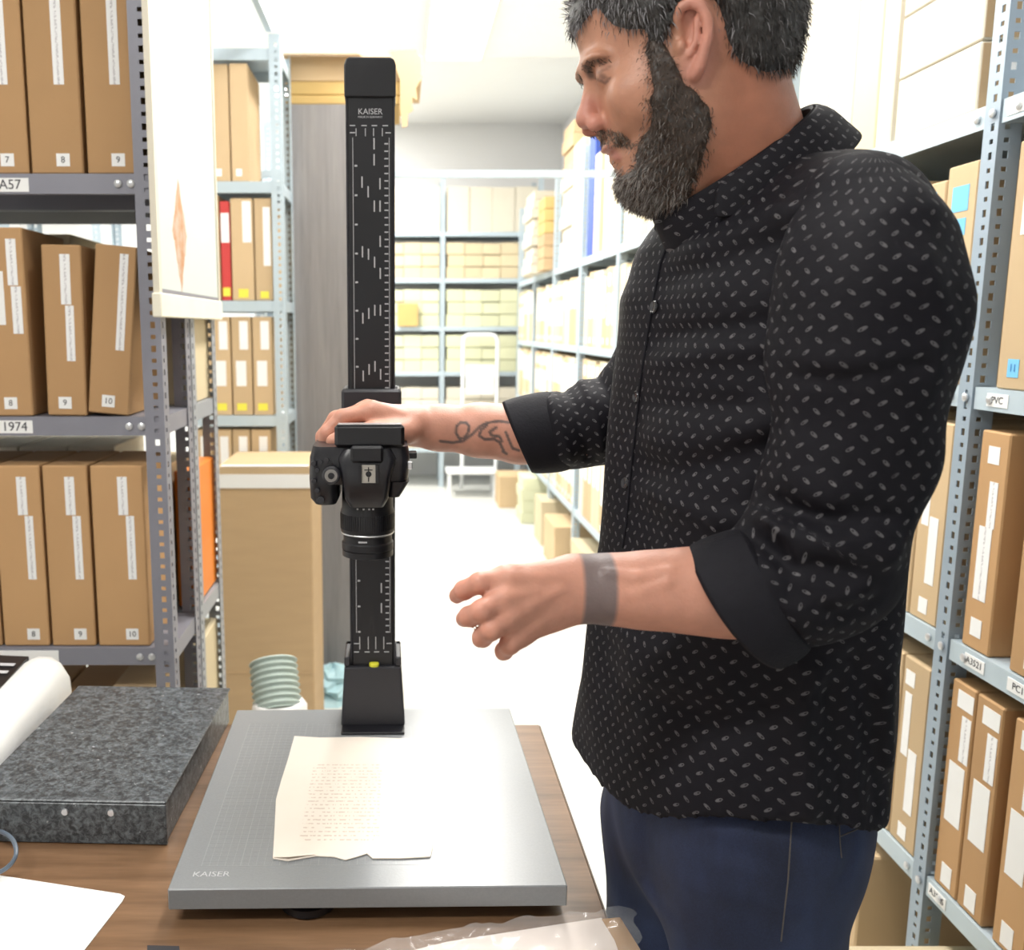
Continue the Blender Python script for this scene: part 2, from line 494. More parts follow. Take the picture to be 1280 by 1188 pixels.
build('sheet', MB().box(.004, .03, .045, .008, PL - .012, PH - .02), poster_mat(), ps)
fm = MB().box(0, 0, .045, .012, .02, PH).box(0, PL - .010, .045, .012, PL, PH).box(0, .02, PH - .02, .012, PL - .01, PH)
build('frame', fm, M_WHITEC, ps)
build('inner_border', MB().box(.002, .02, .045, .009, .032, PH - .02).box(.002, .032, .045, .009, PL - .01, .055), M_STEELD, ps)
build('bottom_rail', MB().cbox(-.002, -.006, 0, .016, PL + .004, .046, .002), mat('cream_rail', (.84, .80, .66), .6), ps)

# tie bar along the tops of the racks
tb = top(build('tie_bar', MB().box(-.452, -0.4, 2.425, -.43, 3.3, 2.455), M_STEELB), 'thin pale blue steel tie bar running over the left rack tops', 'bar')

# ------------------------------------------------------------------ middle-left rack
YM = 3.3
mr = empty('shelving_unit', (0, 0, 0))
top(mr, 'pale blue shelving unit with red binder, beside the grey cabinet', 'shelf')
MX0, MX1 = -1.4, -.405
MSH = [.28, .715, 1.127, 1.534, 1.94, 2.375]
for (x, y, sx, sy) in ((MX1, YM, -1, 1), (MX1, YM + .3, -1, -1), (MX0, YM, 1, 1), (MX0, YM + .3, 1, -1)):
    upright(mr, x, y, 2.42, M_STEELB, sx, sy)
for z in MSH:
    ob('shelf', shelf_mesh(MX1 - MX0 - .006, .294, M_STEELB), mr, (MX0 + .003, YM + .003, z))
G2 = 'boxes on the pale blue rack'
def midbox(u0, u1, v, z, h_, m, lab, labels=(), name='archive_box', cat='box'):
    y = YM + .012
    x0 = P(u0, v, y).x; x1 = P(u1, v, y).x
    wv = round(x1 - x0 - .002, 3)
    return abox((x0, y, z + .001), 0, wv, h_, .27, m, lab, G2, [(wv * a, b, c, d, e) for (a, b, c, d, e) in labels], name=name, cat=cat)
z = MSH[4]
midbox(236, 263, 220, z, .362, M_CARD2, 'kraft box on the upper shelf behind the poster', [(.4, .03, .02, .024, M_LABEL)])
midbox(264, 289, 220, z, .386, M_CARD2, 'pale kraft box on the top level of the pale blue rack', [(.4, .03, .02, .024, M_LABEL)])
midbox(290, 313, 220, z, .388, M_CARD2, 'pale kraft box with turned side, top level of the pale blue rack', [(.4, .03, .02, .024, M_LABEL)])
z = MSH[3]
midbox(238, 264, 370, z, .362, M_CARD2, 'kraft box left of the red binder, behind the poster edge')
midbox(265, 277, 370, z, .362, M_CARD2, 'thin kraft box touching the red binder', [(.5, .28, .02, .14, M_LABEL), (.4, .1, .014, .1, M_LABEL)])
midbox(278, 290, 370, z, .34, M_RED, 'red binder with white label among kraft boxes', [(.5, .25, .028, .10, M_LABEL), (.5, .03, .026, .03, M_YELL)], 'binder', 'binder')
midbox(291, 319, 370, z, .350, M_CARD2, 'kraft box with a long white label right of the red binder', [(.72, .27, .03, .14, M_LABEL), (.5, .025, .035, .03, M_YELL)])
midbox(320, 343, 370, z, .35, M_CARD2, 'shorter kraft box at the post of the pale blue rack', [(.68, .22, .025, .2, M_LABEL), (.5, .02, .03, .024, M_YELL)])
z = MSH[2]
for i, (a, b) in enumerate(((244, 267), (268, 291), (292, 317), (318, 343))):
    midbox(a, b, 515, z, .350, M_CARD2, 'kraft box with two white labels and a yellow dot', [(.62, .285, .03, .10, M_LABEL), (.45, .15, .036, .09, M_LABEL), (.45, .03, .035, .026, M_YELL)])
z = MSH[1]
for i, (a, b) in enumerate(((246, 269), (270, 293), (294, 316), (317, 342))):
    midbox(a, b, 660, z, .36, M_CARD2, 'kraft box mostly hidden behind the tall carton', [(.6, .28, .03, .11, M_LABEL)])

# ------------------------------------------------------------------ grey cabinet, things on it, tall carton, hose, bag
def wood_mat(name, c1, c2, rough, sc, rot=False):
    m, b, t = base_mat(name, c1, rough)
    tc = t.node('ShaderNodeTexCoord'); mp = t.node('ShaderNodeMapping'); mp.inputs['Scale'].default_value = sc
    t.link(tc.outputs['Object'], mp.inputs['Vector'])
    nz = t.node('ShaderNodeTexNoise', i_Scale=1.0, i_Detail=8.0, i_Roughness=0.62, i_Distortion=0.6); t.link(mp.outputs[0], nz.inputs['Vector'])
    n2 = t.node('ShaderNodeTexNoise', i_Scale=6.0, i_Detail=4.0); t.link(mp.outputs[0], n2.inputs['Vector'])
    f = t.math('ADD', t.math('MULTIPLY', nz.outputs[0], .75), t.math('MULTIPLY', n2.outputs[0], .25))
    f = t.math('MULTIPLY', t.math('SUBTRACT', f, .35), 3.0, clamp=True)
    t.link(t.mix(f, c1, c2), b.inputs['Base Color'])
    return m
M_GWOOD = wood_mat('grey_wood_laminate', (.20, .19, .195), (.30, .285, .28), .5, (30, 30, 1.5))
M_DESK = wood_mat('walnut_laminate', (.135, .072, .036), (.27, .155, .085), .30, (2.2, 26, 26))
cb = empty('cabinet', (-.449, 3.62, 0))
top(cb, 'tall grey wood-grain cabinet standing behind the copy stand column', 'cabinet')
build('side_panel', MB().box(0, .002, 0, .018, .40, 2.262).box(.372, .002, 0, .39, .40, 2.262), M_GWOOD, cb)
build('door', MB().cbox(0, -.018, .0, .39, 0, 2.262, .0015), M_GWOOD, cb)
build('top_panel', MB().box(.018, .002, 2.24, .372, .40, 2.262), M_GWOOD, cb)
build('back_panel', MB().box(.018, .38, 0, .372, .40, 2.24), M_GWOOD, cb)
# flattened cartons lying on the cabinet
yc = 3.60
for (k, z0, z1, x0, x1, m, lab) in ((0, 2.263, 2.296, -.43, .0, mat('ochre_card', (.56, .38, .14), .75), 'ochre flat folder lowest on the grey cabinet'),
                                    (1, 2.297, 2.345, -.42, .02, MATS['ochre_card'], 'ochre flat box under the open carton on the cabinet'),):
    o = build('flat_box', MB().cbox(x0, yc + .01, z0, x1, yc + .36, z1, .004), m)
    top(o, lab, 'box', 'flat boxes on the cabinet')
ct = empty('open_carton', (-.44, yc, 2.346)); top(ct, 'open brown carton with flaps hanging out on top of the grey cabinet', 'box')
build('tray', MB().cbox(0.0, .01, 0, .52, .36, .09, .003), M_CARD2, ct)
build('flap', MB().add([(-.0, .01, .09), (.30, .01, .09), (.29, -.06, .075), (.02, -.06, .075), (0, .012, .093), (.30, .012, .093), (.29, -.058, .078), (.02, -.058, .078)],
      [(0, 1, 2, 3), (4, 7, 6, 5), (0, 4, 5, 1), (1, 5, 6, 2), (2, 6, 7, 3), (3, 7, 4, 0)]), M_CARD2, ct)
build('torn_flap', MB().prism([(.40, .10), (.50, .105), (.515, .07), (.508, .04), (.522, .01), (.50, -.03), (.505, -.075), (.485, -.06), (.488, -.11), (.47, -.12), (.468, -.165), (.448, -.17), (.44, -.10), (.44, 0)], -.012, -.006, 'y'), M_CARD2, ct)

tc_ = empty('tall_carton', (-.585, 2.92, 0)); top(tc_, 'tall brown carton with bright taped top edge in front of the cabinet', 'box')
cw, cdp, ch = .30, .36, 1.0
build('carton_wall', MB().cbox(0, 0, 0, cw, cdp, ch - .03, .004), M_CARTON, tc_)
build('lid', MB().cbox(-.003, -.003, ch - .032, cw + .003, cdp + .003, ch, .004), M_CARD2, tc_)
build('tape', MB().box(.0, -.0042, ch - .07, cw, -.0005, ch - .025).box(.01, -.003, ch + .0005, cw - .01, .03, ch + .0012), M_WHITEP, tc_)
build('crease', MB().box(.004, -.0018, .30, cw - .004, .001, .306), M_CARTON, tc_)

hs = empty('flexible_hose', (-.30, 2.1, 0)); top(hs, 'pale green ribbed flexible hose with white collar behind the desk', 'hose')
pts = []; rad = []
N = 64
for i in range(N + 1):
    t_ = i / N
    z_ = .63 - .10 * t_ if t_ < .999 else .53
    pts.append((-.012 + .02 * t_, .06 - .07 * t_, z_)); rad.append(.056 + .0035 * math.sin(t_ * 2 * pi * 8))
build('ribbed_tube', MB().tube(pts, rad, 24), M_GRN, hs, smooth=False)
build('collar', MB().lathe([(.05, .44), (.066, .45), (.066, .545), (.058, .556), (.05, .556)], (.012, -.012, 0), 24), M_WHITEP, hs, smooth=True)
build('lower_pipe', MB().lathe([(.055, 0), (.055, .45)], (.012, -.012, 0), 20), M_GRN, hs)

bg = MB()
n1, n2 = 14, 10
for j in range(n2 + 1):
    for i in range(n1):
        a = 2 * pi * i / n1; b = (j / n2) * pi / 2
        rr_ = .10 * (1 + .18 * math.sin(3 * a + 2 * j) + .1 * math.sin(7 * a - j))
        bg.v.append((rr_ * math.cos(b) * math.cos(a), rr_ * math.cos(b) * math.sin(a), .13 * math.sin(b) * (1 + .1 * math.sin(5 * a))))
for j in range(n2):
    for i in range(n1):
        bg.f.append((j * n1 + i, j * n1 + (i + 1) % n1, (j + 1) * n1 + (i + 1) % n1, (j + 1) * n1 + i))
o = build('plastic_bag', bg, mat('pale_blue_film', (.45, .68, .75), .3), None, (P(417, 868, 3.45).x, 3.45, 0.0)); top(o, 'crumpled pale blue plastic bag on the floor behind the stand', 'bag')

# ------------------------------------------------------------------ long right rack
XF, XB = 1.0, 1.42
RSH = [0.41, 0.88, 1.338, 1.815]
PIT = .9; YP0 = 1.61
ra = empty('long_shelving', (0, 0, 0)); top(ra, 'long pale grey slotted-angle shelving along the right side of the aisle', 'shelf')
for k in range(-2, 8):
    y = YP0 + PIT * k
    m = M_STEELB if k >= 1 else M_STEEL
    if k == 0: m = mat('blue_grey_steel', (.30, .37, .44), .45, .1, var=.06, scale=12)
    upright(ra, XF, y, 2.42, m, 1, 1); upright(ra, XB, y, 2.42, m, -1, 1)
for k in range(-2, 7):
    y = YP0 + PIT * k
    for z in RSH + ([2.38] if k >= 3 else []):
        if z == 2.38: continue
        m = M_STEELB
        s = ob('shelf', shelf_mesh(.414, PIT - .006, m), ra, (XF + .003, y + .003, z))
        for yy in (.06, PIT - .05):
            ob('bolt', bolt_mesh(), s, (-.001, yy, -.019), (0, 0, pi / 2))
        ob('bolt', bolt_mesh(), s, (-.0045, .012, -.019), (0, 0, pi / 2))
for (u, v, z) in ((1247, 482, RSH[2]), (1218, 812, RSH[1]), (1272, 854, RSH[1]), (1170, 1116, RSH[0]), (1274, 110, RSH[3])):
    y = PX(u, v, XF).y
    lb = ob('shelf_label', plate(.055, .022, M_LABEL), ra, (XF + .0025, y, z - .019), (0, 0, -pi / 2))
    lettering({1247: 'PVC', 1218: 'A3521', 1272: 'PC1', 1170: 'A3505', 1274: 'B'}[u], .017, M_INK, lb, (0, -.0010, 0))

def rbox(y0, y1, z, h_, m, lab, grp, labels=(), d=.30, name='archive_box', cat='box', dx=.008, tilt=0):
    wv = round(y1 - y0 - .002, 3)
    return abox((XF + dx, y1 - .001, z + .001), -pi / 2, wv, h_, d, m, lab, grp, labels, name=name, cat=cat, tilt=tilt)
def yy(u, v): return PX(u, v, XF).y
# near bay
GN = 'kraft boxes in the near bay of the long rack'
z = RSH[2]
rbox(1.478, 1.562, z, .40, M_CARD2, 'kraft box with a square blue label numbered 11', GN, [(.046, .30, .045, .10, M_LABEL), (.04, .035, .028, .03, M_BLUEL)])
lettering('11', .018, mat('blue_ink', (.05, .2, .5), .6), bpy.data.objects[-1] if False else [o for o in bpy.data.objects if o.get('label', '').endswith('numbered 11')][0], (.04, -.0012, .035))
rbox(1.33, 1.47, z, .36, M_CARD, 'wider kraft box beside the box numbered 11', GN)
z = RSH[1]
rbox(1.508, 1.585, z, .385, M_CARD, 'orange-brown box with two long labels next to the shelf post', GN, [(.038, .345, .03, .03, M_LABEL), (.046, .26, .022, .08, M_PLABEL), (.036, .155, .034, .13, M_PLABEL), (.036, .04, .03, .032, M_LABEL)])
rbox(1.38, 1.455, z, .38, M_CARD, 'brown box on the shelf level with the elbow, nearest the picture edge', GN, [(.05, .2, .03, .2, M_LABEL), (.05, .03, .03, .03, M_LABEL)])
z = RSH[0]
for (a, b, lab, m_) in ((1.605 - .008, 1.525 + .002, 'brown box touching the post on the lowest shelf', M_CARD), (1.525, 1.452, 'brown box with a large white label on the lowest shelf', M_CARD), (1.425, 1.345, 'separate brown box beside the pair on the lowest shelf', M_CARD), (1.33, 1.25, 'brown box at the far right of the lowest shelf', M_CARD)):
    rbox(b, a, z, .40, m_, lab, GN, [(.042, .37, .045, .032, M_LABEL), (.050, .300, .026, .085, M_PLABEL), (.036, .190, .045, .115, M_LABEL), (.036, .03, .03, .04, M_LABEL)])
# rows beyond the post
LBS = ([(.055, .33, .05, .06, M_LABEL), (.05, .19, .06, .15, M_LABEL), (.05, .035, .03, .03, M_LABEL)],
       [(.05, .25, .05, .2, M_LABEL), (.05, .035, .03, .03, M_LABEL)],
       [(.055, .29, .06, .16, M_LABEL)])
RN = {0: 'lowest', 1: 'second', 2: 'third'}
for si in (0, 1, 2):
    y = YP0 + .055
    k = 0
    end = 7.86
    while y < end:
        bay = (y - YP0) / PIT
        fr = bay - math.floor(bay)
        if fr > .875: y = YP0 + PIT * math.ceil(bay) + .05; continue
        wv = .105 if (k % 5) else .092
        m = [M_CARD2, M_CREAM, M_CARD2, M_WHITEC, M_CARD2, M_CREAM, M_CREAM][(k * 3 + si) % 7]
        h_ = [.385, .385, .39, .37][(k + si) % 4]
        labels = LBS[(k // 5 + si) % 3]
        lab = 'pale archive box in the long row on the %s shelf of the aisle rack' % RN[si]
        if y < 2.0:
            lab = {2: 'pale box with blue stickers beside the shelf post at shoulder height', 1: 'pale box with white labels behind the elbow',
                   0: 'pale box with white label behind the shirt hem'}[si]
            if si == 2: labels = [(.05, .33, .055, .045, M_BLUEL), (.055, .28, .04, .03, M_BLUEL)]
            else: labels = [(.03, .345, .035, .03, M_LABEL), (.030, .25, .026, .13, M_LABEL), (.064, .14, .032, .13, M_LABEL), (.05, .03, .032, .03, M_LABEL)]
            m = M_CARD2
        rbox(y, y + wv, RSH[si], h_, m, lab, 'archive boxes in the long aisle rack', [(a * wv / .105, b, c * .9, d_, e) for (a, b, c, d_, e) in labels])
        y += wv + .003; k += 1
# top shelf: flat boxes, tall white boxes, portfolios
z = RSH[3]
GT = 'boxes on top of the long rack'
flb = []
for k in range(3):
    o = rbox(1.692, 1.962, z + k * .118, .115, M_WHITEC if k else M_WHITEC, ['lowest flat cream box with a brown end on the top shelf', 'middle flat cream box of three stacked on the top shelf', 'uppermost flat cream box of three near the ceiling'][k], GT, d=.36)
    build('end_panel', MB().box(.2683, .004, .003, .2695, .356, .112), M_CARTON, o)
    if k == 0: ob('label', plate(.09, .03, M_LABEL), o, (.2698, .09, .075), (0, 0, pi / 2))
y = 1.98
for k in range(24):
    wv = [.06, .11, .12, .10][k % 4]
    if y + wv > 4.7: break
    b_ = (y - YP0) / PIT; f_ = b_ - math.floor(b_)
    if f_ * PIT < .045: y += .046
    elif (f_ * PIT + wv) > PIT: y = YP0 + PIT * math.ceil(b_) + .046
    rbox(y, y + wv, z, [.46, .52, .50, .55][k % 4], [M_WHITEC, M_CREAM, M_WHITEC, M_WHITEC][k % 4], 'tall white box standing on the top shelf of the aisle rack', GT + ' standing upright', d=.34)
    y += wv + .004
rbox(4.80, 4.93, z, .50, M_CREAM, 'tall cream box beside the blue portfolio', GT, d=.34)
rbox(4.95, 5.10, z, .62, M_BLUE, 'large upright blue portfolio on the top shelf', GT, d=.34, name='portfolio', cat='portfolio')
o = rbox(5.26, 5.55, z, .66, M_GREENC, 'large upright pale green portfolio with rounded tip beside the blue one', GT, d=.20, name='portfolio', cat='portfolio')
for k in range(11):
    rbox(5.60 + .012 * (k % 3), 5.94 + .012 * (k % 2), z + k * .075, .072, M_CARD2 if k > 6 else M_WHITEC, 'flat box in the tall leaning pile on the top shelf', 'pile of flat boxes on the top shelf', d=.33, dx=.004 + .008 * (k % 3), name='flat_box')
for k in range(6):
    rbox(6.17, 6.45, z + k * .078, .075, [M_CARTON, M_CARTON, M_CARTON, MATS['ochre_card'], MATS['ochre_card'], MATS['ochre_card']][k], 'flat brown box in the pile under the green lid', 'pile of brown boxes on the top shelf', d=.33, dx=-.06, name='flat_box')
gl = rbox(6.09, 6.41, z + 3 * .078 + 6 * 0 - .0, .001, M_GREENC, 'x', None) if False else None
for k in range(9):
    rbox(6.52 + .015 * (k % 3), 6.94, z + k * .062, .058, M_WHITEC, 'white folder bundle in the pile at the far end of the top shelf', 'pile of white bundles on the top shelf', d=.33, dx=-.10 + .012 * (k % 3), name='folder_bundle', cat='folder')
# boxes on the floor under the long rack
GF = 'boxes on the floor under the long rack'
def fbox(x, y0, y1, h_, m, lab, z=0.0, d=.35):
    wv = round(y1 - y0, 3)
    o = ob('floor_box', cached(('fb', wv, h_, d, m.name), lambda: MB().cbox(0, 0, 0, wv, d, h_, .004).box(.002, -.0015, h_ - .055, wv - .002, 0.001, h_ - .002).mesh('floor_box', m)), None, (x, y1, z), (0, 0, -pi / 2))
    return top(o, lab, 'box', GF)
fbox(.80, 7.30, 7.62, .26, M_CARD2, 'pale box on the floor at the far end of the aisle')
for k in range(4):
    fbox(.90 + .01 * (k % 2), 6.7, 7.0, .085, M_GREENC, 'pale green folder bundle in the pile on the aisle floor', z=k * .086)
fbox(.94, 6.0, 6.3, .30, M_CREAM, 'cream box on the floor beside the green bundles')
fbox(.92, 5.35, 5.75, .27, M_CARD2, 'pale box with lid on the floor under the aisle rack')
fbox(.98, 4.75, 5.15, .25, M_CREAM, 'cream box with lid on the floor under the aisle rack')
fbox(.94, 4.1, 4.5, .28, M_CREAM, 'cream lidded box on the floor behind the forearm')
fbox(.96, 3.0, 3.5, .28, M_CREAM, 'cream box on the floor hidden behind the shirt')
o = fbox(.97, 1.78, 2.20, .34, M_CARD2, 'brown carton on the floor behind the jeans')
fbox(.80, 1.18, 1.56, .30, M_CREAM, 'cream carton on the floor below the lowest brown boxes', d=.5)

# tie bar across the aisle
top(build('tie_bar', MB().box(-1.39, 4.27, 2.105, 0.999, 4.30, 2.135), M_STEELB), 'pale blue steel tie bar spanning high across the aisle', 'bar')
# supports of the tie bar: the racks on both sides
lf = empty('shelving_unit', (0, 0, 0)); top(lf, 'pale blue empty-fronted rack far down the left side of the aisle', 'shelf')
for (x, y, sx, sy) in ((-.62, 4.302, -1, 1), (-.62, 4.63, -1, -1), (-1.4, 4.302, 1, 1), (-1.4, 4.63, 1, -1)):
    upright(lf, x, y, 2.42, M_STEELB, sx, sy)
for z in (.3, .75, 1.2, 1.65, 2.1):
    ob('shelf', shelf_mesh(.774, .324, M_STEELB), lf, (-1.397, 4.305, z))

# ------------------------------------------------------------------ rack at the end of the aisle
YE = 8.3
er = empty('shelving_unit', (0, 0, 0)); top(er, 'pale blue shelving across the end of the aisle, stacked with greenish bundles', 'shelf')
EX = [-1.32, -.48, .375, 1.23]
for x in EX:
    upright(er, x - .02, YE, 2.75, M_STEELB, 1, 1); upright(er, x - .02, YE + .45, 2.75, M_STEELB, 1, -1)
ESH = [.36, .70, 1.05, 1.45, 1.87, 2.27]
for i in range(3):
    for z in ESH:
        ob('shelf', shelf_mesh(EX[i + 1] - EX[i] - .006, .44, M_STEELB), er, (EX[i] + .003, YE + .004, z))
GE = 'bundles on the end rack'
for si, z in enumerate(ESH):
    nl = {0: 2, 1: 2, 2: 3, 3: 3, 4: 3, 5: 1}[si]
    hgt = {0: .10, 1: .10, 2: .105, 3: .105, 4: .10, 5: .385}[si]
    m = {0: M_CARD2, 1: M_WHITEC, 2: M_GREENC, 3: M_GREENC, 4: M_CREAM, 5: M_WHITEC}[si]
    for bi in (1, 2):
        if bi == 2 and si < 1: continue
        for l in range(nl):
            x = EX[bi] + .035 + .01 * (l % 2)
            j = 0
            wv = .165 if si < 5 else .19
            av = EX[bi + 1] - .025 - x; wv = round(av / max(1, int(av / wv + .5)) - .0022, 4)
            while x + wv < EX[bi + 1] - .025:
                o = abox((x, YE + .012 + .006 * ((j + l) % 2), z + .001 + l * (hgt + .004)), 0, wv, hgt - .006 * ((j * 7 + l * 3) % 3) / 2, .36, m,
                         {0: 'kraft bundle low on the end rack', 1: 'white bundle on the second shelf of the end rack', 2: 'greenish bundle on the third shelf of the end rack',
                          3: 'greenish bundle on the fourth shelf of the end rack', 4: 'cream bundle on the fifth shelf of the end rack', 5: 'large white box on the top shelf of the end rack'}[si],
                         GE, [], name='folder_bundle' if si < 5 else 'archive_box', cat='folder' if si < 5 else 'box')
                x += wv + .002; j += 1
# coloured strips on the second shelf
for (k, x, m, lab) in ((0, .52, M_RED, 'small red and white packet on the end rack'), (1, .98, M_INK, 'small dark box on the end rack beside the ladder')):
    pass
o = abox((P(497, 410, YE - .06).x, YE - .03, 1.335), 0, .18, .20, .02, M_CARD2, 'ochre card leaning against the end rack beside the column', None, name='leaning_card', cat='card'); o.data = box_mesh(.18, .20, .02, MATS['ochre_card']); o.location.z = 1.452

# white folding trolley
tr = empty('hand_trolley', (.70, 8.08, 0)); top(tr, 'white upright hand trolley with a white panel at the end of the aisle', 'trolley')
M_WPAINT = mat('white_paint', (.80, .82, .83), .4, var=.02)
arc = [(-.15, 0, .02)] + [(-.15, 0, z_) for z_ in (.5, 1.0, 1.32)] + [(-.15 + .05 * (1 - math.cos(a)), 0, 1.32 + .06 * math.sin(a)) for a in (R(30), R(60), R(90))]
arc += [(.15 - .05 * (1 - math.cos(a)), 0, 1.32 + .06 * math.sin(a)) for a in (R(90), R(60), R(30))] + [(.15, 0, z_) for z_ in (1.32, 1.0, .5, .02)]
build('frame', MB().tube(arc, .016, 8), M_WPAINT, tr, smooth=True)
build('panel', MB().cbox(-.125, -.006, .86, .125, .006, 1.12, .004), M_WPAINT, tr)
build('platform', MB().cbox(-.30, -.32, .20, .14, -.02, .225, .005), M_WPAINT, tr)
for (x, y) in ((-.27, -.29), (.11, -.29), (-.27, -.05), (.11, -.05)):
    build('leg', MB().tube([(x, y, .2), (x, y, .0)], .012, 8), M_WPAINT, tr)

# ------------------------------------------------------------------ desk
TZ = .760
dk = empty('desk', (0, 0, 0)); top(dk, 'walnut laminate desk carrying the copy stand', 'desk')
build('desk_top', MB().cbox(-1.35, .30, TZ - .028, .242, 1.508, TZ, .002), M_DESK, dk)
build('edge_band', MB().box(.2415, .302, TZ - .027, .2432, 1.506, TZ - .001), mat('dark_edge', (.10, .07, .05), .5), dk)
for (x, y) in ((-1.28, .36), (.18, .36), (-1.28, 1.44), (.18, 1.44)):
    build('leg', MB().cbox(x - .025, y - .025, 0, x + .025, y + .025, TZ - .028, .003), M_STEELD, dk)
build('apron', MB().box(-1.25, 1.40, TZ - .10, .15, 1.42, TZ - .028), M_DESK, dk)

# ------------------------------------------------------------------ copy stand
def board_mat():
    m, b, t = base_mat('grey_board_laminate', (.235, .245, .258), .29, 0, .55)
    tc = t.node('ShaderNodeTexCoord'); nz = t.node('ShaderNodeTexNoise', i_Scale=350.0, i_Detail=2.0); t.link(tc.outputs['Object'], nz.inputs['Vector'])
    t.link(t.mix(nz.outputs[0], (.205, .215, .226), (.245, .256, .267)), b.inputs['Base Color'])
    bp = t.node('ShaderNodeBump', i_Strength=.08, i_Distance=.001); t.link(nz.outputs[0], bp.inputs['Height']); t.link(bp.outputs[0], b.inputs['Normal'])
    return m
BZ = .805
cs = empty('copy_stand', (-.0405, 1.2185, TZ)); cs.rotation_euler[2] = R(0.9)
top(cs, 'black copy stand with a grey gridded baseboard and tall scaled column', 'stand')
bz = BZ - TZ
bb = build('baseboard', MB().cbox(-.2295, -.2505, bz - .026, .2295, .2505, bz, .0012), board_mat(), cs)
g = MB()
def gl_(x0, y0, x1, y1, wd):
    if abs(x1 - x0) < 1e-6: g.box(x0 - wd / 2, y0, 0, x0 + wd / 2, y1, .00012)
    else: g.box(x0, y0 - wd / 2, 0, x1, y0 + wd / 2, .00012)
for i in range(45):
    x = -.20 + i * .01 * .93
    if x > .066: break
    gl_(x, -.205, x, .195, .0011 if i % 5 == 0 else .0005)
for j in range(41):
    y = -.205 + j * .01
    gl_(-.20, y, .0615, y, .0011 if j % 5 == 0 else .0005)
build('grid_lines', g, mat('grid_print', (.275, .288, .300), .29, var=.02, spec=.55), bb, (0, 0, bz))
lettering('KAISER', .014, M_PRINT, bb, (-.185, -.222, bz + .0002), (0, 0, 0))
build('foot', MB().lathe([(.030, 0), (.034, .003), (.034, .012), (.022, .016), (.012, .0195)], (-.072, -.212, 0), 28), M_BLACK, cs, smooth=True)
build('foot', MB().lathe([(.030, 0), (.034, .003), (.034, .012), (.022, .016), (.012, .0195)], (.17, .20, 0), 28), M_BLACK, cs, smooth=True)
build('foot', MB().lathe([(.030, 0), (.034, .003), (.034, .012), (.022, .016), (.012, .0195)], (-.17, .20, 0), 28), M_BLACK, cs, smooth=True)
build('under_rail', MB().box(-.20, -.215, .001, .205, -.19, .0192), M_BLACK, cs)
build('mount_plate', MB().cbox(-.05, .15, bz + .0001, .05, .249, bz + .004, .001), M_BLACK, cs)
# column foot: a block with a sloping front
cf = MB()
fw = .0515; tw = .0455
y0b, y0t, y1 = .178, .160 + .022, .262
zt = bz + .100
cf.add([(-fw, y0b, bz + .002), (fw, y0b, bz + .002), (fw, y1, bz + .002), (-fw, y1, bz + .002), (-tw, y0t, zt), (tw, y0t, zt), (tw, y1, zt), (-tw, y1, zt)],
       [(0, 3, 2, 1), (4, 5, 6, 7), (0, 1, 5, 4), (1, 2, 6, 5), (2, 3, 7, 6), (3, 0, 4, 7)])
cft = build('column_foot', cf, M_GREYP, cs)
bv = cft.modifiers.new('b', 'BEVEL'); bv.width = .003; bv.segments = 2
build('foot_socket', MB().cbox(-tw, .184, zt, -.036, y1, zt + .016, .002).cbox(.036, .184, zt, tw, y1, zt + .016, .002).cbox(-tw, .246, zt, tw, y1, zt + .016, .002), M_GREYP, cs)
build('spirit_level', MB().lathe([(.008, 0), (.008, .004), (.006, .006)], (.002, .189, zt), 20), mat('level_yellow', (.70, .68, .05), .2), cs, smooth=True)
# column
YC0, YC1 = .190, .246        # local front / back faces
ZTOP = 1.773 - TZ
cm = build('column', MB().cbox(-.034, YC0, bz + .004, .034, YC1, ZTOP + .01, .003), M_BLACKM, cs)
rl = MB()
for x in (-.036, .0335):
    rl.box(x, YC0 + .002, zt, x + .0025, YC0 + .010, ZTOP)
build('edge_rail', rl, M_GREYP, cm)
cap = MB().loft([[(math.copysign(.0375 * s_, a), q, zz) for (a, q) in ((-1, YC0 - .004 * s_), (1, YC0 - .004 * s_), (1, YC1 + .004), (-1, YC1 + .004))] for (zz, s_) in ((ZTOP - .002, 1), (ZTOP + .042, 1), (ZTOP + .050, .93), (ZTOP + .053, .80))], True, True, True)
co = build('cap', cap, M_BLACK, cs)
bv = co.modifiers.new('b', 'BEVEL'); bv.width = .002; bv.segments = 2; bv.limit_method = 'ANGLE'
yf = YC0 - .0004
lettering('KAISER', .0115, M_PRINT, cm, (0, yf, ZTOP - .022))
lettering('MADE IN GERMANY', .0040, M_PRINT, cm, (0, yf, ZTOP - .0295))
sc = MB()
def mk(x0, z0, x1, z1): sc.box(x0, yf - .0001, z0, x1, yf + .0006, z1)
ZS0 = zt + .055; ZS1 = ZTOP - .058
mk(-.0262, ZS0, -.0254, ZS1); mk(.0272, ZS0, .0280, ZS1)
k = 0; zz = ZS0
while zz < ZS1:
    mk(.0205, zz, .0262, zz + .0018)
    if k % 4 == 0: mk(-.0235, zz, -.0195, zz + .0026)
    zz += .0105; k += 1
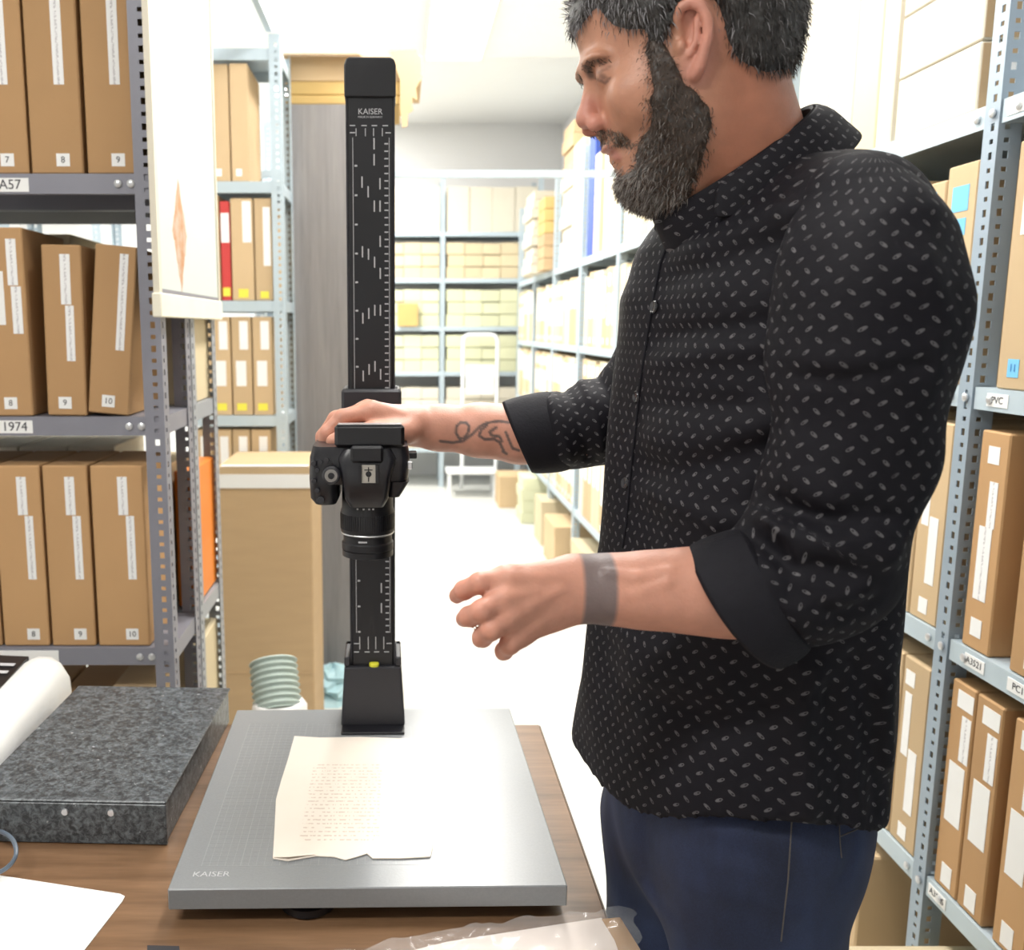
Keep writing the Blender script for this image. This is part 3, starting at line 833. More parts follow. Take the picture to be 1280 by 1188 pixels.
# staggered dashes as on the photographed scale
DX = {-1: -.0125, 0: -.0035, 1: .0045, 2: .0125}
dash_px = [(2, 200), (3, 258), (0, 228), (1, 240), (2, 258), (3, 230), (3, 302), (0, 315), (1, 318), (2, 328), (3, 342), (0, 398), (1, 392), (2, 388), (3, 388), (0, 470), (1, 462), (2, 458), (3, 468), (3, 735), (3, 760), (2, 180)]
XS = [-.0135, -.0045, .0045, .0130]
for (c_, v_) in dash_px:
    z_ = P(463, v_, 1.41).z - TZ
    mk(XS[c_], z_ - .008, XS[c_] + .0019, z_ + .008)
for x in (-.026, -.009, .006, .022):
    mk(x - .004, ZTOP - .042, x + .004, ZTOP - .0405); mk(x - .004, zt + .022, x + .004, zt + .0235)
    mk(x - .0006 + .2 * (0 - x), ZTOP - .056, x + .0006 + .2 * (0 - x), ZTOP - .045); mk(x - .0006 + .2 * (0 - x), zt + .027, x + .0006 + .2 * (0 - x), zt + .048)
for zz in (ZTOP - .052, zt + .036):
    mk(-.030, zz, -.022, zz + .0015); mk(.022, zz, .030, zz + .0015)
build('scale_marks', sc, M_PRINT, cm)
# carriage and arm
ZA = 1.348 - TZ
ca = MB().cbox(-.0455, .172, ZA - .105, .0455, YC0 - .001, ZA, .004).cbox(-.0455, YC0 - .004, ZA - .105, -.0368, .262, ZA, .003).cbox(.0368, YC0 - .004, ZA - .105, .0455, .262, ZA, .003).cbox(-.0455, YC1 + .001, ZA - .105, .0455, .270, ZA, .003)
carr = build('carriage', ca, M_GREYP, cs)
build('clamp_knob', MB().lathe([(.012, .046), (.018, .050), (.018, .068), (.014, .072)], (0, .215, ZA - .05), 20, 'x'), M_BLACK, carr, smooth=True)
build('crank', MB().tube([(.046, .235, ZA - .085), (.062, .235, ZA - .085), (.064, .20, ZA - .085), (.085, .198, ZA - .085)], .006, 8), M_BLACK, carr)
build('camera_arm', MB().cbox(-.020, .010, ZA - .085, .020, .176, ZA - .055, .003), M_BLACK, cs)
build('arm_screw', MB().lathe([(.006, .0), (.006, .010)], (0, .004, ZA - .07), 12, 'y'), M_BOLT, cs)

# ------------------------------------------------------------------ camera pointing down (its top faces the viewer)
ck = empty('slr_camera', (-.0405, 1.12, 1.1485)); ck.rotation_euler[2] = R(0.5)
top(ck, 'black single-lens reflex camera pointing down on the copy stand arm', 'camera')
M_CAMB = mat('camera_black', (.011, .011, .015), .28, var=.1, scale=40, bump=.12, bscale=1200)
# local: x right, y away from the viewer (camera bottom), z up (camera back)
def rrect(x0, x1, y0, y1, r, n=4):
    pts = []
    for (cx_, cy_, a0) in ((x1 - r, y1 - r, 0), (x0 + r, y1 - r, 90), (x0 + r, y0 + r, 180), (x1 - r, y0 + r, 270)):
        for i in range(n + 1):
            a = R(a0 + 90 * i / n); pts.append((cx_ + r * math.cos(a), cy_ + r * math.sin(a)))
    return pts
def ringz(poly, z): return [(a, b, z) for a, b in poly]
ZBK = .146          # camera back plane above lens front
bd = MB()
bd.loft([ringz(rrect(-.066, .046, .010, .100, .012), .098), ringz(rrect(-.070, .051, .006, .100, .014), .106), ringz(rrect(-.072, .053, .004, .100, .014), .132), ringz(rrect(-.068, .050, .008, .098, .014), ZBK)], True, True, True)
body = build('body', bd, M_CAMB, ck, smooth=True)
gp = MB().loft([ringz(rrect(-.066, -.040, .012, .092, .012), .072), ringz(rrect(-.072, -.036, .006, .096, .016), .080), ringz(rrect(-.073, -.036, .003, .098, .016), .105), ringz(rrect(-.072, -.030, .004, .098, .014), .130)], True, True, True)
build('grip', gp, M_CAMB, body, smooth=True)
pr = MB().loft([ringz(rrect(-.022, .020, .006, .05, .006), .070), ringz(rrect(-.028, .026, -.004, .05, .008), .082), ringz(rrect(-.032, .030, -.009, .05, .010), .110), ringz(rrect(-.036, .036, -.006, .05, .010), .132), ringz(rrect(-.030, .030, .0, .05, .010), .144)], True, True, True)
build('prism_housing', pr, M_CAMB, body, smooth=True)
sh = MB().loft([ringz(rrect(.026, .040, .01, .09, .006), .082), ringz(rrect(.026, .052, .006, .096, .008), .102)], True, True, True)
build('shoulder', sh, M_CAMB, body, smooth=True)
hs_ = build('hot_shoe', MB().box(-.009, -.0112, .104, .013, -.0085, .126), mat('shoe_metal', (.42, .40, .36), .45, .3), body)
build('shoe_rail', MB().box(-.010, -.0135, .104, -.0065, -.0085, .126).box(.0105, -.0135, .104, .014, -.0085, .126).lathe([(.0036, -.0118), (.0036, -.0105)], (.002, 0, .115), 12, 'y').box(-.003, -.0117, .1195, .007, -.011, .1207).box(.0014, -.0117, .118, .0026, -.011, .1235).box(.0014, -.0117, .1055, .0026, -.011, .111), M_BLACKM, hs_)
build('eyepiece', MB().cbox(-.020, -.0095, .128, .020, .02, .149, .003), M_BLACKM, body)
md = build('mode_dial', MB().lathe([(.0095, -.006), (.0115, -.004), (.0115, .006)], (-.044, 0, .112), 28, 'y'), M_GREYP, body, smooth=True)
build('dial_face', MB().lathe([(.0075, -.0068), (.0085, -.0055)], (-.044, 0, .112), 24, 'y'), mat('dial_grey', (.22, .21, .20), .4), md)
build('dial_hub', MB().lathe([(.0035, -.0076), (.0045, -.0062)], (-.044, 0, .112), 16, 'y'), M_BLACKM, md)
for (x, z) in ((-.062, .092), (-.066, .104), (-.062, .118), (-.058, .128), (-.050, .130), (-.066, .126)):
    build('button', MB().lathe([(.0030, -.0006), (.0036, .004)], (x, .002, z), 10, 'y'), M_GREYP, body, smooth=True)
build('shutter_button', MB().lathe([(.0045, -.002), (.006, .004)], (-.058, .006, .080), 14, 'y'), M_GREYP, body, smooth=True)
build('strap_lug', MB().cbox(.050, .004, .118, .056, .012, .128, .001), M_BOLT, body)
ln = build('lens', MB().lathe([(.030, .006), (.0335, .010), (.0335, .018), (.0315, .020), (.0315, .028), (.0335, .030), (.0345, .034), (.0345, .060), (.033, .064), (.0325, .098)], (-.001, .045, 0), 48), M_BLACKM, ck, smooth=True)
rb = MB()
for k in range(72):
    a = 2 * pi * k / 72
    rb.box(-.0007, -.0353, .0, .0007, -.0340, .020)
    nvert = 8
    for i in range(nvert):
        x, y, z = rb.v[-nvert + i]
        rb.v[-nvert + i] = (-.001 + x * math.cos(a) - y * math.sin(a), .045 + x * math.sin(a) + y * math.cos(a), z + .037)
build('zoom_ring', rb, M_BLACK, ln)
build('silver_band', MB().lathe([(.0339, .0300), (.0343, .0306), (.0343, .0316), (.0339, .0322)], (-.001, .045, 0), 40), M_BOLT, ln)
build('front_hood', MB().lathe([(.0300, 0), (.0330, .001), (.0330, .0085), (.030, .0095)], (-.001, .045, 0), 40), M_BLACK, ln, smooth=True)
mkx = MB()
for i, x in enumerate((-.012, -.004, .003, .008)):
    a = x / .0331
    mkx.box(-.001 + .0331 * math.sin(a) - .0012, .045 - .0331 * math.cos(a) - .0008, .0655, -.001 + .0331 * math.sin(a) + .0012, .045 - .0331 * math.cos(a) + .0008, .0675)
mkx.box(-.012, .0135, .0225, -.001, .0145, .0245)
build('lens_print', mkx, M_PRINT, ln)
fs_ = build('flip_screen', MB().cbox(-.040, .002, .1455, .046, .024, .174, .004), M_BLACK, ck)
build('painted_lit_edge', MB().box(-.036, .004, .1735, .042, .022, .1746), mat('lit_edge_grey', (.35, .35, .36), .25), fs_)  # grey strip stands for light caught on the screen's top edge
build('eye_sensor', MB().cbox(.05, .03, .128, .062, .05, .136, .001), M_BLACKM, ck)

# ------------------------------------------------------------------ paper on the baseboard
def old_paper_mat():
    m, b, t = base_mat('old_paper', (.80, .72, .62), .8)
    tc = t.node('ShaderNodeTexCoord'); sp = t.node('ShaderNodeSeparateXYZ'); t.link(tc.outputs['Object'], sp.inputs[0])
    x, y = sp.outputs[0], sp.outputs[1]
    nz = t.node('ShaderNodeTexNoise', i_Scale=12.0, i_Detail=6.0); t.link(tc.outputs['Object'], nz.inputs['Vector'])
    mp = t.node('ShaderNodeMapping'); mp.inputs['Scale'].default_value = (260, 60, 1); t.link(tc.outputs['Object'], mp.inputs['Vector'])
    n2 = t.node('ShaderNodeTexNoise', i_Scale=1.0, i_Detail=3.0); t.link(mp.outputs[0], n2.inputs['Vector'])
    ln_ = t.math('LESS_THAN', t.math('FRACT', t.math('ADD', t.math('MULTIPLY', y, 105.0), t.math('MULTIPLY', n2.outputs[0], .5))), .30)
    inx = t.math('MULTIPLY', t.math('GREATER_THAN', x, -.065), t.math('LESS_THAN', x, .035))
    iny = t.math('MULTIPLY', t.math('GREATER_THAN', y, -.09), t.math('LESS_THAN', y, .12))
    k = t.math('MULTIPLY', t.math('MULTIPLY', ln_, t.math('GREATER_THAN', n2.outputs[0], .5)), t.math('MULTIPLY', inx, iny))
    c = t.mix(nz.outputs[0], (.86, .79, .71), (.80, .71, .62))
    t.link(t.mix(t.math('MULTIPLY', k, .42), c, (.40, .24, .17)), b.inputs['Base Color'])
    return m
MP = old_paper_mat()
ppx = [(368, 921), (400, 923), (450, 922), (500, 924), (534, 923), (540, 945), (545, 975), (543, 1020), (541, 1060), (538, 1072), (500, 1074), (466, 1074), (459, 1068), (446, 1072), (432, 1076), (418, 1072), (395, 1071), (360, 1077), (341, 1074), (343, 1040), (345, 1000), (352, 975), (360, 950)]
pw = [PZ(u, v, BZ + .001) for u, v in ppx]
cxy = Vector((sum(p.x for p in pw) / len(pw), sum(p.y for p in pw) / len(pw), BZ + .0007))
pm = MB().prism([(p.x - cxy.x, p.y - cxy.y) for p in pw], 0, .0012)
o = build('manuscript_page', pm, MP, None, cxy); top(o, 'old torn manuscript page lying on the gridded baseboard', 'paper')
hx = [PZ(u, v, BZ) for u, v in ((341, 1074), (360, 1077), (395, 1071), (372, 1062))]
build('curled_corner', MB().add([(hx[0].x - cxy.x, hx[0].y - cxy.y, .0015), (hx[1].x - cxy.x, hx[1].y - cxy.y, .0045), (hx[2].x - cxy.x, hx[2].y - cxy.y, .002), (hx[3].x - cxy.x, hx[3].y - cxy.y, .0014)], [(0, 1, 2, 3)]), MP, o)

# ------------------------------------------------------------------ dark marbled case
def marble_mat():
    m, b, t = base_mat('black_marbled_cloth', (.05, .06, .07), .36)
    tc = t.node('ShaderNodeTexCoord')
    n1_ = t.node('ShaderNodeTexNoise', i_Scale=105.0, i_Detail=6.0, i_Roughness=.75, i_Distortion=.5); t.link(tc.outputs['Object'], n1_.inputs['Vector'])
    n2_ = t.node('ShaderNodeTexVoronoi', i_Scale=45.0); t.link(tc.outputs['Object'], n2_.inputs['Vector'])
    f = t.math('MULTIPLY', t.math('SUBTRACT', n1_.outputs[0], .42), 4.0, clamp=True)
    c = t.mix(f, (.026, .030, .035), (.165, .188, .205))
    k = t.math('MULTIPLY', t.math('LESS_THAN', n2_.outputs[0], .10), t.math('GREATER_THAN', n1_.outputs[0], .55))
    t.link(t.mix(t.math('MULTIPLY', k, .8), c, (.45, .48, .48)), b.inputs['Base Color'])
    return m
MM = marble_mat()
ZT = .822
q = [PZ(u, v, ZT) for u, v in ((207, 1003), (288, 860), (97, 856))]
fr, brr, bl = q
xd = (brr - bl).normalized(); yd = (brr - fr); dep = yd.length
rzc = math.atan2(-(yd.x), yd.y)
wd = .268
bc = empty('archive_case', (fr.x, fr.y, TZ), (0, 0, rzc)); top(bc, 'black marbled flat archive case lying on the desk', 'case')
hh = ZT - TZ
build('lid', MB().cbox(-wd, 0, hh - .004, 0, dep, hh, .0015), MM, bc)
build('tray', MB().cbox(-wd + .003, .003, .0, -.003, dep - .003, hh - .0038, .0015), MM, bc)
build('front_flap', MB().cbox(-wd, -.001, .001, 0, .004, hh - .004, .001), MM, bc)
for x in (-.073, -.135):
    build('rivet', MB().lathe([(.0042, -.0028), (.0050, .000)], (x, -.0005, hh - .016), 14, 'y'), M_BOLT, bc, smooth=True)

# ------------------------------------------------------------------ white desk device, cable, sheet, bag
dv = empty('label_printer', (0, 0, 0)); top(dv, 'white and black office machine with small screen left of the dark case', 'machine')
q1 = Vector((-.662, 1.555, 0)); q2 = Vector((-.655, 1.28, 0))
al = Vector((q2.x - q1.x, q2.y - q1.y, 0)); ou = Vector((-al.y, al.x, 0)).normalized()
if ou.x < 0: ou = -ou
def sec(t_, hs_, back=0):
    p0 = Vector((q1.x, q1.y, 0)) + al * t_
    prof = [(-.20, 0), (.056, 0), (.064, .03), (.062, .065), (.052, .088), (.036, .099), (.014, .101), (.0, .095), (-.01, .090), (-.20, .090)]
    return [tuple(p0 + ou * o_ + Vector((0, 0, TZ + z_ * hs_))) for (o_, z_) in prof]
build('casing', MB().loft([sec(-.14, .80), sec(-.09, .96), sec(.0, 1.0), sec(.7, .92), sec(1.0, .80), sec(1.06, .60)], True, True, True), M_WHITEP, dv, smooth=True)
def pt(t_, o_, z_): 
    p0 = Vector((q1.x, q1.y, TZ + z_)) + al * t_ + ou * o_
    return tuple(p0)
pno = build('control_panel', MB().add([pt(-.08, -.003, .098), pt(.98, -.003, .080), pt(.98, -.19, .088), pt(-.08, -.19, .108), pt(-.08, -.003, .03), pt(.98, -.003, .03), pt(.98, -.19, .03), pt(-.08, -.19, .03)],
      [(0, 1, 2, 3), (4, 7, 6, 5), (0, 4, 5, 1), (1, 5, 6, 2), (2, 6, 7, 3), (3, 7, 4, 0)]), M_BLACK, dv)
def pz_(t_, o_): return .0995 - .0165 * (t_ + .08) / 1.06 - .045 * (o_ + .003) + .0006
def quad(t0, t1, o0, o1): return [pt(t0, o0, pz_(t0, o0)), pt(t1, o0, pz_(t1, o0)), pt(t1, o1, pz_(t1, o1)), pt(t0, o1, pz_(t0, o1))]
build('screen', MB().add(quad(.38, .80, -.02, -.12), [(0, 1, 2, 3)]), mat('grey_blue_screen', (.16, .20, .24), .2), pno)
build('panel_print', MB().add(quad(.05, .09, -.012, -.05), [(0, 1, 2, 3)]).add(quad(.16, .20, -.012, -.03), [(0, 1, 2, 3)]), M_PRINT, pno)

arc = [PZ(u, v, TZ + h_) for (u, v, h_) in ((-40, 1040, .01), (-12, 1038, .02), (6, 1042, .03), (17, 1052, .035), (20, 1068, .03), (12, 1082, .02), (-5, 1092, .008), (-40, 1098, .004))]
def catm(pts, n=6):
    out = []
    for i in range(len(pts) - 1):
        p0, p1, p2, p3 = pts[max(i - 1, 0)], pts[i], pts[i + 1], pts[min(i + 2, len(pts) - 1)]
        for k in range(n):
            t_ = k / n
            out.append(.5 * ((2 * p1) + (-p0 + p2) * t_ + (2 * p0 - 5 * p1 + 4 * p2 - p3) * t_ ** 2 + (-p0 + 3 * p1 - 3 * p2 + p3) * t_ ** 3))
    out.append(pts[-1]); return out
o = build('cable', MB().tube(catm([Vector(a) for a in arc]), .0028, 8), mat('slate_cable', (.10, .13, .17), .4), smooth=True); top(o, 'looped dark slate cable at the edge of the desk', 'cable')
pw = [PZ(u, v, TZ + .001) for u, v in ((-140, 1078), (0, 1095), (150, 1118), (156, 1121), (153, 1127), (104, 1190), (40, 1280), (-200, 1250))]
o = build('paper_sheet', MB().prism([(p.x, p.y) for p in pw], TZ + .0004, TZ + .0014), mat('white_paper', (.86, .86, .85), .7, var=.02)); top(o, 'blank white paper sheet on the desk before the dark case', 'paper')
pw = [PZ(u, v, TZ + .010) for u, v in ((184, 1183), (224, 1184), (230, 1230), (184, 1230))]
o = build('stapler_block', MB().prism([(p.x, p.y) for p in pw], TZ, TZ + .011), M_GREYP); top(o, 'small dark plastic block at the front of the desk', 'block')

def film_mat():
    m, b, t = base_mat('clear_film', (.92, .93, .94), .12)
    b.inputs['Alpha'].default_value = .16
    b.inputs['Specular IOR Level'].default_value = .8
    return m
q0 = PZ(420, 1190, TZ); q1 = PZ(800, 1135, TZ); q2 = PZ(835, 1190, TZ)
fm_ = MB(); NX, NY = 46, 22
ax = PZ(400, 1205, TZ); bx = PZ(790, 1140, TZ); cxx = PZ(822, 1290, TZ); dx = PZ(380, 1330, TZ)
def fold(i, j):
    return .004 * abs(math.sin(i * .41 + j * .5)) + .003 * abs(math.sin(i * .33 - j * .57 + 1)) + .0015 * abs(math.sin(i * 1.1 + j * .3))
for j in range(NY + 1):
    for i in range(NX + 1):
        a = i / NX; b = j / NY
        p = (ax * (1 - a) + bx * a) * (1 - b) + (dx * (1 - a) + cxx * a) * b
        hgt = .003 + fold(i, j)
        if i < NX * .94: hgt += .008 * math.sin(pi * min(1, a / .9))
        fm_.v.append((p.x + .004 * math.sin(j * 1.3), p.y + .004 * math.sin(i * .9), TZ + hgt))
for j in range(NY):
    for i in range(NX):
        k = j * (NX + 1) + i
        fm_.f.append((k, k + 1, k + NX + 2, k + NX + 1))
bgp = empty('plastic_sleeve', (0, 0, 0)); top(bgp, 'crumpled clear plastic sleeve at the front edge of the desk', 'sleeve')
build('film', fm_, film_mat(), bgp, smooth=True)
pq = [PZ(u, v, TZ) for u, v in ((430, 1212), (560, 1180), (700, 1158), (752, 1150), (768, 1175), (790, 1230), (500, 1300))]
o = build('sleeved_paper', MB().prism([(p.x, p.y) for p in pq], TZ + .0005, TZ + .0025), mat('pinkish_paper', (.82, .72, .66), .7)); top(o, 'pale pinkish paper inside the clear plastic sleeve', 'paper')
pq = [PZ(u, v, TZ) for u, v in ((752, 1152), (775, 1150), (800, 1190), (815, 1240), (790, 1240), (768, 1178))]
o = build('brown_folder', MB().prism([(p.x, p.y) for p in pq], TZ + .0005, TZ + .003), M_CARD); top(o, 'brown folder edge inside the clear plastic sleeve', 'folder')

# ================================================================== the man
f32 = np.float32
def surface_nets(fn, lo, hi, h):
    n = [int(math.ceil((hi[i] - lo[i]) / h)) + 1 for i in range(3)]
    X = (lo[0] + h * np.arange(n[0], dtype=f32)).astype(f32)[:, None, None]
    Y = (lo[1] + h * np.arange(n[1], dtype=f32)).astype(f32)[None, :, None]
    Z = (lo[2] + h * np.arange(n[2], dtype=f32)).astype(f32)[None, None, :]
    V = np.broadcast_to(fn(X, Y, Z), n).astype(f32)
    S = V < 0
    c = np.zeros([k - 1 for k in n], np.int8)
    for dx in (0, 1):
        for dy in (0, 1):
            for dz in (0, 1):
                c += S[dx:n[0] - 1 + dx, dy:n[1] - 1 + dy, dz:n[2] - 1 + dz]
    act = np.argwhere((c > 0) & (c < 8))
    idx = -np.ones(c.shape, np.int32); idx[act[:, 0], act[:, 1], act[:, 2]] = np.arange(len(act))
    pos = np.zeros((len(act), 3)); cnt = np.zeros(len(act))
    corners = [(a, b, d) for a in (0, 1) for b in (0, 1) for d in (0, 1)]
    for ax in range(3):
        for cr in corners:
            if cr[ax]: continue
            e = list(cr); e[ax] = 1
            i0 = act + np.array(cr); i1 = act + np.array(e)
            v0 = V[i0[:, 0], i0[:, 1], i0[:, 2]]; v1 = V[i1[:, 0], i1[:, 1], i1[:, 2]]
            m = (v0 < 0) != (v1 < 0)
            t = np.where(m, v0 / np.where(m, v0 - v1, 1), 0)
            p = np.array(cr, float)[None, :].repeat(len(act), 0); p[:, ax] += t
            pos += p * m[:, None]; cnt += m
    pos = (act + pos / cnt[:, None]) * h + np.array(lo)
    quads = []
    for ax in range(3):
        a1, a2 = (ax + 1) % 3, (ax + 2) % 3
        sl0 = [slice(None)] * 3; sl1 = [slice(None)] * 3
        sl0[ax] = slice(0, n[ax] - 1); sl1[ax] = slice(1, n[ax])
        A = S[tuple(sl0)]; B = S[tuple(sl1)]
        e = np.argwhere(A != B)
        ok = (e[:, a1] > 0) & (e[:, a2] > 0) & (e[:, a1] < n[a1] - 1) & (e[:, a2] < n[a2] - 1)
        e = e[ok]; s = A[e[:, 0], e[:, 1], e[:, 2]]
        def cell(d1, d2):
            q = e.copy(); q[:, a1] += d1; q[:, a2] += d2
            return idx[q[:, 0], q[:, 1], q[:, 2]]
        q = np.stack([cell(-1, -1), cell(0, -1), cell(0, 0), cell(-1, 0)], 1)
        q[~s] = q[~s][:, ::-1]
        quads.append(q)
    Q = np.concatenate(quads)
    return pos, Q[(Q >= 0).all(1)]
def sparse_nets(parts, lo, hi, h, B=8):
    """parts: list of (fn, bbox lo, bbox hi, blend); evaluated only in blocks near the surface"""
    nb = [int(math.ceil((hi[i] - lo[i]) / (h * B))) for i in range(3)]
    ctr = [lo[i] + h * B * (np.arange(nb[i]) + .5) - h * .5 for i in range(3)]
    G = np.stack(np.meshgrid(*ctr, indexing='ij'), -1).reshape(-1, 3)
    def ev(X, Y, Z, cen, pad):
        sh = np.broadcast_shapes(X.shape, Y.shape, Z.shape)
        out = np.full(sh, .2, f32)
        for fn, bl, bh, k in parts:
            ix = np.where(((cen > np.array(bl) - pad) & (cen < np.array(bh) + pad)).all(1))[0]
            if len(ix): out[ix] = smin(out[ix], fn(X[ix], Y[ix], Z[ix]).astype(f32), k)
        return out
    sp = lambda a: a.astype(f32)[:, None, None, None]
    fc = ev(sp(G[:, 0]), sp(G[:, 1]), sp(G[:, 2]), G, .03)[:, 0, 0, 0]
    V = np.repeat(np.repeat(np.repeat(np.sign(fc).astype(f32).reshape(nb), B, 0), B, 1), B, 2) * f32(.05)
    ac = np.where(np.abs(fc) < h * B * .87 + .014)[0]
    off = ((np.arange(B) - B / 2 + .5) * h)
    X = (G[ac, 0][:, None] + off)[:, :, None, None].astype(f32); Y = (G[ac, 1][:, None] + off)[:, None, :, None].astype(f32); Z = (G[ac, 2][:, None] + off)[:, None, None, :].astype(f32)
    val = ev(X, Y, Z, G[ac], .03)
    b3 = np.stack(np.unravel_index(ac, nb), 1)
    V6 = V.reshape(nb[0], B, nb[1], B, nb[2], B)
    V6[b3[:, 0], :, b3[:, 1], :, b3[:, 2], :] = val
    return surface_nets(lambda *a: V, lo, [lo[i] + h * (nb[i] * B - 1) - h * .01 for i in range(3)], h)
def join_np(parts):
    vs, qs, o = [], [], 0
    for v, q in parts:
        vs.append(v); qs.append(q + o); o += len(v)
    return np.concatenate(vs), np.concatenate(qs)
def np_mesh(name, v, q, m=None, smooth_it=0):
    if smooth_it:
        e = np.concatenate([q[:, [0, 1]], q[:, [1, 2]], q[:, [2, 3]], q[:, [3, 0]]])
        for _ in range(smooth_it):
            acc = np.zeros_like(v); cn = np.zeros(len(v))
            np.add.at(acc, e[:, 0], v[e[:, 1]]); np.add.at(acc, e[:, 1], v[e[:, 0]])
            np.add.at(cn, e[:, 0], 1); np.add.at(cn, e[:, 1], 1)
            v = v * .5 + .5 * acc / np.maximum(cn, 1)[:, None]
    me = bpy.data.meshes.new(name)
    me.vertices.add(len(v)); me.vertices.foreach_set('co', v.astype(f32).ravel())
    me.loops.add(len(q) * 4); me.loops.foreach_set('vertex_index', q.astype(np.int32).ravel())
    me.polygons.add(len(q)); me.polygons.foreach_set('loop_start', np.arange(0, len(q) * 4, 4, dtype=np.int32))
    me.update(calc_edges=True); me.validate()
    me.polygons.foreach_set('use_smooth', [True] * len(me.polygons))
    if m: me.materials.append(m)
    return me
def set_col(me, c, name='Col'):
    a = me.color_attributes.new(name, 'FLOAT_COLOR', 'POINT')
    full = np.ones((len(me.vertices), 4), f32); full[:, :3] = c
    a.data.foreach_set('color', full.ravel())
def verts_np(me):
    a = np.zeros(len(me.vertices) * 3, f32); me.vertices.foreach_get('co', a); return a.reshape(-1, 3)
def norms_np(me):
    a = np.zeros(len(me.vertices) * 3, f32); me.vertices.foreach_get('normal', a); return a.reshape(-1, 3)

def rcone(X, Y, Z, a, b, r1, r2):
    d = np.array(b, float) - np.array(a, float); L2 = float((d * d).sum())
    x, y, z = X - f32(a[0]), Y - f32(a[1]), Z - f32(a[2])
    t = np.clip((x * f32(d[0]) + y * f32(d[1]) + z * f32(d[2])) / f32(L2), 0, 1)
    return np.sqrt((x - t * f32(d[0])) ** 2 + (y - t * f32(d[1])) ** 2 + (z - t * f32(d[2])) ** 2) - (f32(r1) + f32(r2 - r1) * t)
def ell(X, Y, Z, c, r, tilt=0.0):
    """ellipsoid; tilt turns it in the x-z plane"""
    x, y, z = X - f32(c[0]), Y - f32(c[1]), Z - f32(c[2])
    if tilt:
        ct, st = f32(math.cos(tilt)), f32(math.sin(tilt)); x, z = x * ct + z * st, -x * st + z * ct
    k0 = np.sqrt((x / f32(r[0])) ** 2 + (y / f32(r[1])) ** 2 + (z / f32(r[2])) ** 2)
    k1 = np.sqrt((x / f32(r[0] ** 2)) ** 2 + (y / f32(r[1] ** 2)) ** 2 + (z / f32(r[2] ** 2)) ** 2) + f32(1e-6)
    return k0 * (k0 - 1) / k1
def smin(a, b, k):
    h_ = np.clip(f32(k) - np.abs(a - b), 0, None) / f32(k)
    return np.minimum(a, b) - h_ * h_ * f32(k * .25)
def smax(a, b, k): return -smin(-a, -b, k)
def sdpoly(X, Z, poly):
    """signed distance in x-z, negative inside"""
    d = None; s = None
    n = len(poly)
    for i in range(n):
        ax_, az_ = poly[i]; bx_, bz_ = poly[i - 1]
        ex, ez = bx_ - ax_, bz_ - az_
        wx, wz = X - f32(ax_), Z - f32(az_)
        t = np.clip((wx * f32(ex) + wz * f32(ez)) / f32(ex * ex + ez * ez), 0, 1)
        dd = (wx - f32(ex) * t) ** 2 + (wz - f32(ez) * t) ** 2
        d = dd if d is None else np.minimum(d, dd)
        c1 = Z >= az_; c2 = Z < bz_; c3 = ex * wz > ez * wx
        fl = (c1 & c2 & c3) | (~c1 & ~c2 & ~c3)
        s = fl if s is None else s ^ fl
    d = np.sqrt(d)
    return np.where(s, -d, d)
def seg2(X, Z, pts):
    d = None
    for (a, b) in zip(pts[:-1], pts[1:]):
        ex, ez = b[0] - a[0], b[1] - a[1]
        wx, wz = X - f32(a[0]), Z - f32(a[1])
        t = np.clip((wx * f32(ex) + wz * f32(ez)) / f32(ex * ex + ez * ez), 0, 1)
        dd = (wx - f32(ex) * t) ** 2 + (wz - f32(ez) * t) ** 2
        d = dd if d is None else np.minimum(d, dd)
    return np.sqrt(d)
WV = [(rng.normal(size=3), rng.uniform(0, 6.28)) for _ in range(8)]
def waves(X, Y, Z, wl, amp, n=5, off=0):
    s = 0
    for i in range(n):
        d, ph = WV[(i + off) % 8]; d = d / np.linalg.norm(d) * 2 * pi / (wl * (1 + .25 * i))
        s = s + np.sin(X * f32(d[0]) + Y * f32(d[1]) + Z * f32(d[2]) + f32(ph))
    return s * f32(amp / n)
def smooth01(x): x = np.clip(x, 0, 1); return x * x * (3 - 2 * x)

YH = .98
def xz(u, v, Y=YH): p = P(u, v, Y); return (p.x, p.z)
def pl2(pts, Y=YH): return [xz(u, v, Y) for u, v in pts]

person = empty('person', (.42, .98, 0))
top(person, 'bearded man in black patterned shirt and jeans adjusting the camera stand', 'person')
def pob(name, me, parent=person):
    o = bpy.data.objects.new(name, me); COL.objects.link(o); o.parent = parent
    if parent is person: o.matrix_parent_inverse = Matrix.Translation((-.42, -.98, 0))
    return o

